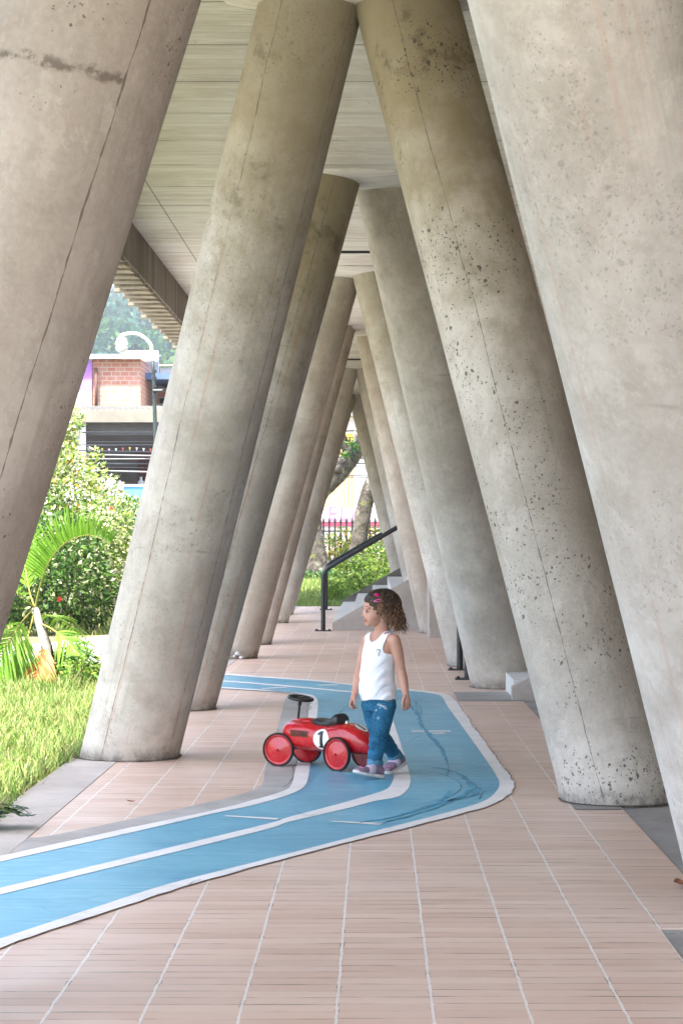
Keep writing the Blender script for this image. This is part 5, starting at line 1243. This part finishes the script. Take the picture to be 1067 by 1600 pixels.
# yellow and white building behind the iron fence
yb = thing('painted_building', (-.6, 70, .45), 'bright yellow and white building beyond the iron fence, with faint pink lettering', 'building')
xw = P(552, 0, 70).x
part('wall', simple('yellow_wall', (.66, .46, .20), .85, .06, 1), yb, (-7, xw, 70, 75, .3, 4.28)); part('wall', white, yb, (xw+.002, 6, 69.9, 75, .3, 6.2)); part('orange_band', simple('orange_paint', (.80, .36, .06), .8), yb, (-7, xw, 69.98, 75, 4.283, 4.55))
part('upper_wall', simple('pale_upper', (.78, .72, .66), .85), yb, (-7, xw, 70.003, 75, 4.553, 5.1)); part('roof', simple('blue_roof', (.10, .16, .30), .6), yb, (-7.2, 6.2, 69.3, 75.2, 6.202, 6.4)); part('gutter', simple('grey_blue', (.30, .36, .46), .6), yb, (-7.2, xw, 69.7, 70, 5.103, 5.25))
part('pilaster', simple('tan_paint', (.66, .48, .28), .85), yb, (P(540,0,70).x, P(543,0,70).x, 69.95, 69.998, 2.2, 4.27), (P(547,0,70).x, P(549.5,0,70).x, 69.95, 69.998, 2.2, 4.27))
ml = part('painted_panel', simple('pink_white_panel', (.50, .40, .45), .85, .05, 2), yb, (-5, 4, 69.83, 69.89, .3, 2.2)); part('red_stripe', simple('red_stripe', (.40, .05, .10), .8), yb, (-5, 4, 69.80, 69.828, 1.66, 1.80))
tc = bpy.data.curves.new('lettering', 'FONT'); tc.body = 'ELA'; tc.size = .62; tc.extrude = .004; tc.space_character = 1.15
to = bpy.data.objects.new('lettering', tc); C.objects.link(to); bpy.context.view_layer.update(); dg = bpy.context.evaluated_depsgraph_get(); tme = bpy.data.meshes.new_from_object(to.evaluated_get(dg)); bpy.data.objects.remove(to)
tme.materials.clear(); tme.materials.append(simple('pink_letters', (.72, .16, .44), .8)); lo = link(bpy.data.objects.new('lettering', tme)); lo.parent = ml
lp_ = P(512, 833, 69.82); lo.rotation_euler = (pi/2, 0, 0); lo.location = Vector((lp_.x, 69.822, 1.84))-yb.location
for k, (za, zb) in enumerate(((3.35, 3.25), (3.05, 2.98))):
    m_ = MB(); m_.tube([(-5+1.0*i, 60, za+(zb-za)*i/10-.12*(1-((i-5)/5)**2)) for i in range(11)], .014, 5); o = m_.build('cable', M['black']); tag(o, 'thin cable crossing before the yellow building', 'cable', 'cables before the yellow building')
fe = thing('iron_fence', (0, 55.5, .45), 'black iron fence of upright pointed bars behind the trees', 'fence')
part('rail', M['black'], fe, (-4.5, 5, 55.48, 55.52, 1.42, 1.46)); part('rail', M['black'], fe, (-4.5, 5, 55.48, 55.52, .62, .66))
x = -4.4; k = 0
while x < 4.9 and k < 66:
    m_ = MB(); m_.tube([(x, 55.44, .42), (x, 55.44, 1.62), (x, 55.44, 1.66), (x, 55.44, 1.70), (x, 55.44, 1.80)], [.024, .024, .036, .030, .002], 6); m_.build('bar', M['black'], fe); x += .142; k += 1
# hills
def hill(name, y0, y1, z, mat, xs, seed):
    def hf(x, y): t = (y-y0)/(y1-y0); return -1 + (z*(t**.8) if t <= 1 else z*(1-.3*(t-1)))*(1+.22*mnoise.noise((x*.004+seed, y*.0018, 0))) + 3*mnoise.noise((x*.02, y*.02, seed))
    grid(name, xs, [y0+(y1-y0)*k/24 for k in range(32)], hf, mat); return hf
hm = simple('hill_green', (.07, .13, .04), .95, .35, .06)
hf = hill('hill', 420, 1050, 104, hm, [-640+25*k for k in range(40)], 1.3)
hill('mountain', 2000, 3600, 440, simple('mountain_green', (.07, .12, .05), .95, .3, .01), [-3200+130*k for k in range(40)], 4.2)
protos = []
for k, (mats, wts) in enumerate((([LD, LB_], [3, 3]), ([LG, LB_], [2, 3]), ([LD, LB_], [2, 4]), ([LM, LB_], [3, 2]))):
    rk = np.random.default_rng(k+3); t = thing('hillside_tree', (0, 0, 0), 'round leafy tree on the distant wooded hillside', 'tree', 'trees on the hillside')
    lm_ = [(rk.uniform(-1.6, 1.6), rk.uniform(-1.2, 1.2), 3.6+rk.uniform(-1, 1.6), rk.uniform(1.2, 2), rk.uniform(1.2, 2), rk.uniform(1, 1.6)) for _ in range(7)]
    Pn, d = lump_points(lm_, 1500, .8); leaves('crown', Pn, d, .55, mats, wts, t, .7, .2)
    m_ = MB(); m_.tube([(0, 0, -1), (.1, 0, 1.4), (0, .1, 3.6)], [.3, .22, .1], 8); m_.build('trunk', M['bark'], t); protos.append(t)
rk = random.Random(11); n = 0
for i in range(130):
    y = rk.uniform(480, 1020); x = (rk.uniform(90, 320)-VX)*y/F if i < 105 else rk.uniform(-220, -10); s_ = rk.uniform(2.0, 3.9); p = protos[i % 4]
    loc = (x, y, hf(x, y)-.3)
    if i < 4: p.location = loc; p.scale = (s_,)*3
    else: copy_tree(p, loc, rk.uniform(0, 6.28), s_)
for k, (x, y, w_, z, mt) in enumerate(((-73, 640, 14, 10, white), (-80, 600, 10, 9, cream))):
    zz = hf(x, y); h_ = thing('hillside_house', (x, y, zz-.5), ('long white house low on the wooded hillside', 'small cream house on the wooded hillside, below the white one')[k], 'house'); part('wall', mt, h_, (x-w_/2, x+w_/2, y-2, y+3, zz-1.5, zz+z*.55))
    m_ = MB(); m_.prism([(x-w_/2-.4, y-2.6, zz+z*.53), (x-w_/2-.4, y+3.4, zz+z*.53), (x-w_/2-.4, y+.4, zz+z*.8)], (w_+.8, 0, 0)); m_.build('roof', simple('tile_roof_%d' % k, (.45, .30, .24), .9), h_)
    part('window', dark, h_, (x-w_*.3, x-w_*.1, y-2.05, y-2.003, zz, zz+1.1), (x+w_*.1, x+w_*.3, y-2.05, y-2.003, zz, zz+1.1))
if HAZE:
    hz = MB(); hz.box(-3300, 2300, -70, 4200, -12, 620); ho = hz.build('haze', []); ho['kind'] = 'stuff'
    hmat = bpy.data.materials.new('haze_air'); hmat.use_nodes = True; nt_ = hmat.node_tree
    for n_ in list(nt_.nodes):
        if n_.type == 'BSDF_PRINCIPLED': nt_.nodes.remove(n_)
    v_ = nt_.nodes.new('ShaderNodeVolumePrincipled'); v_.inputs['Color'].default_value = (.86, .92, 1, 1); v_.inputs['Density'].default_value = HAZE; v_.inputs['Anisotropy'].default_value = .2
    nt_.links.new(v_.outputs[0], [n_ for n_ in nt_.nodes if n_.type == 'OUTPUT_MATERIAL'][0].inputs['Volume']); ho.data.materials.clear(); ho.data.materials.append(hmat)
# ------------------------------------------------------------------ world, sun, camera
sc = bpy.context.scene
w = bpy.data.worlds.new('World'); sc.world = w; w.use_nodes = True
nt = w.node_tree; bg = nt.nodes['Background']
el, az = radians(62), radians(21)
S = Vector((-sin(az)*cos(el), -cos(az)*cos(el), sin(el)))
sky = nt.nodes.new('ShaderNodeTexSky'); sky.sky_type = 'NISHITA'; sky.sun_disc = False
sky.sun_elevation = el; sky.sun_rotation = atan2(S.x, S.y); sky.dust_density = 2.5; sky.air_density = 1.0; sky.ozone_density = 1.0
nt.links.new(sky.outputs[0], bg.inputs[0]); bg.inputs[1].default_value = SKY
sun = bpy.data.lights.new('sun', 'SUN'); sun.energy = SUN; sun.angle = radians(.5); sun.color = (1, .95, .87)
so = link(bpy.data.objects.new('sun', sun)); so.rotation_euler = (-S).to_track_quat('-Z', 'Y').to_euler(); so.location = (0, 0, 30)
cam = bpy.data.cameras.new('camera'); co = link(bpy.data.objects.new('camera', cam))
co.location = (0, 0, CH); co.rotation_euler = (pi/2, 0, 0)
cam.sensor_fit = 'VERTICAL'; cam.sensor_height = 36; cam.lens = F*36/1600
cam.shift_x = (533.5-VX)/1600; cam.shift_y = (VY-800)/1600
cam.clip_start = .05; cam.clip_end = 6000
sc.camera = co
sc.view_settings.view_transform = 'Standard'; sc.view_settings.look = 'None'; sc.view_settings.exposure = EXPO; sc.view_settings.gamma = 1
sc.render.engine = 'CYCLES'
cy = sc.cycles; cy.max_bounces = 10; cy.diffuse_bounces = 6; cy.glossy_bounces = 4; cy.transmission_bounces = 4; cy.volume_bounces = 0
cy.use_denoising = True
try: cy.denoiser = 'OPENIMAGEDENOISE'
except Exception: pass
cy.sample_clamp_indirect = 6
cy.use_light_tree = True; cy.use_guiding = True; cy.use_surface_guiding = True; cy.use_volume_guiding = False; cy.guiding_training_samples = 64
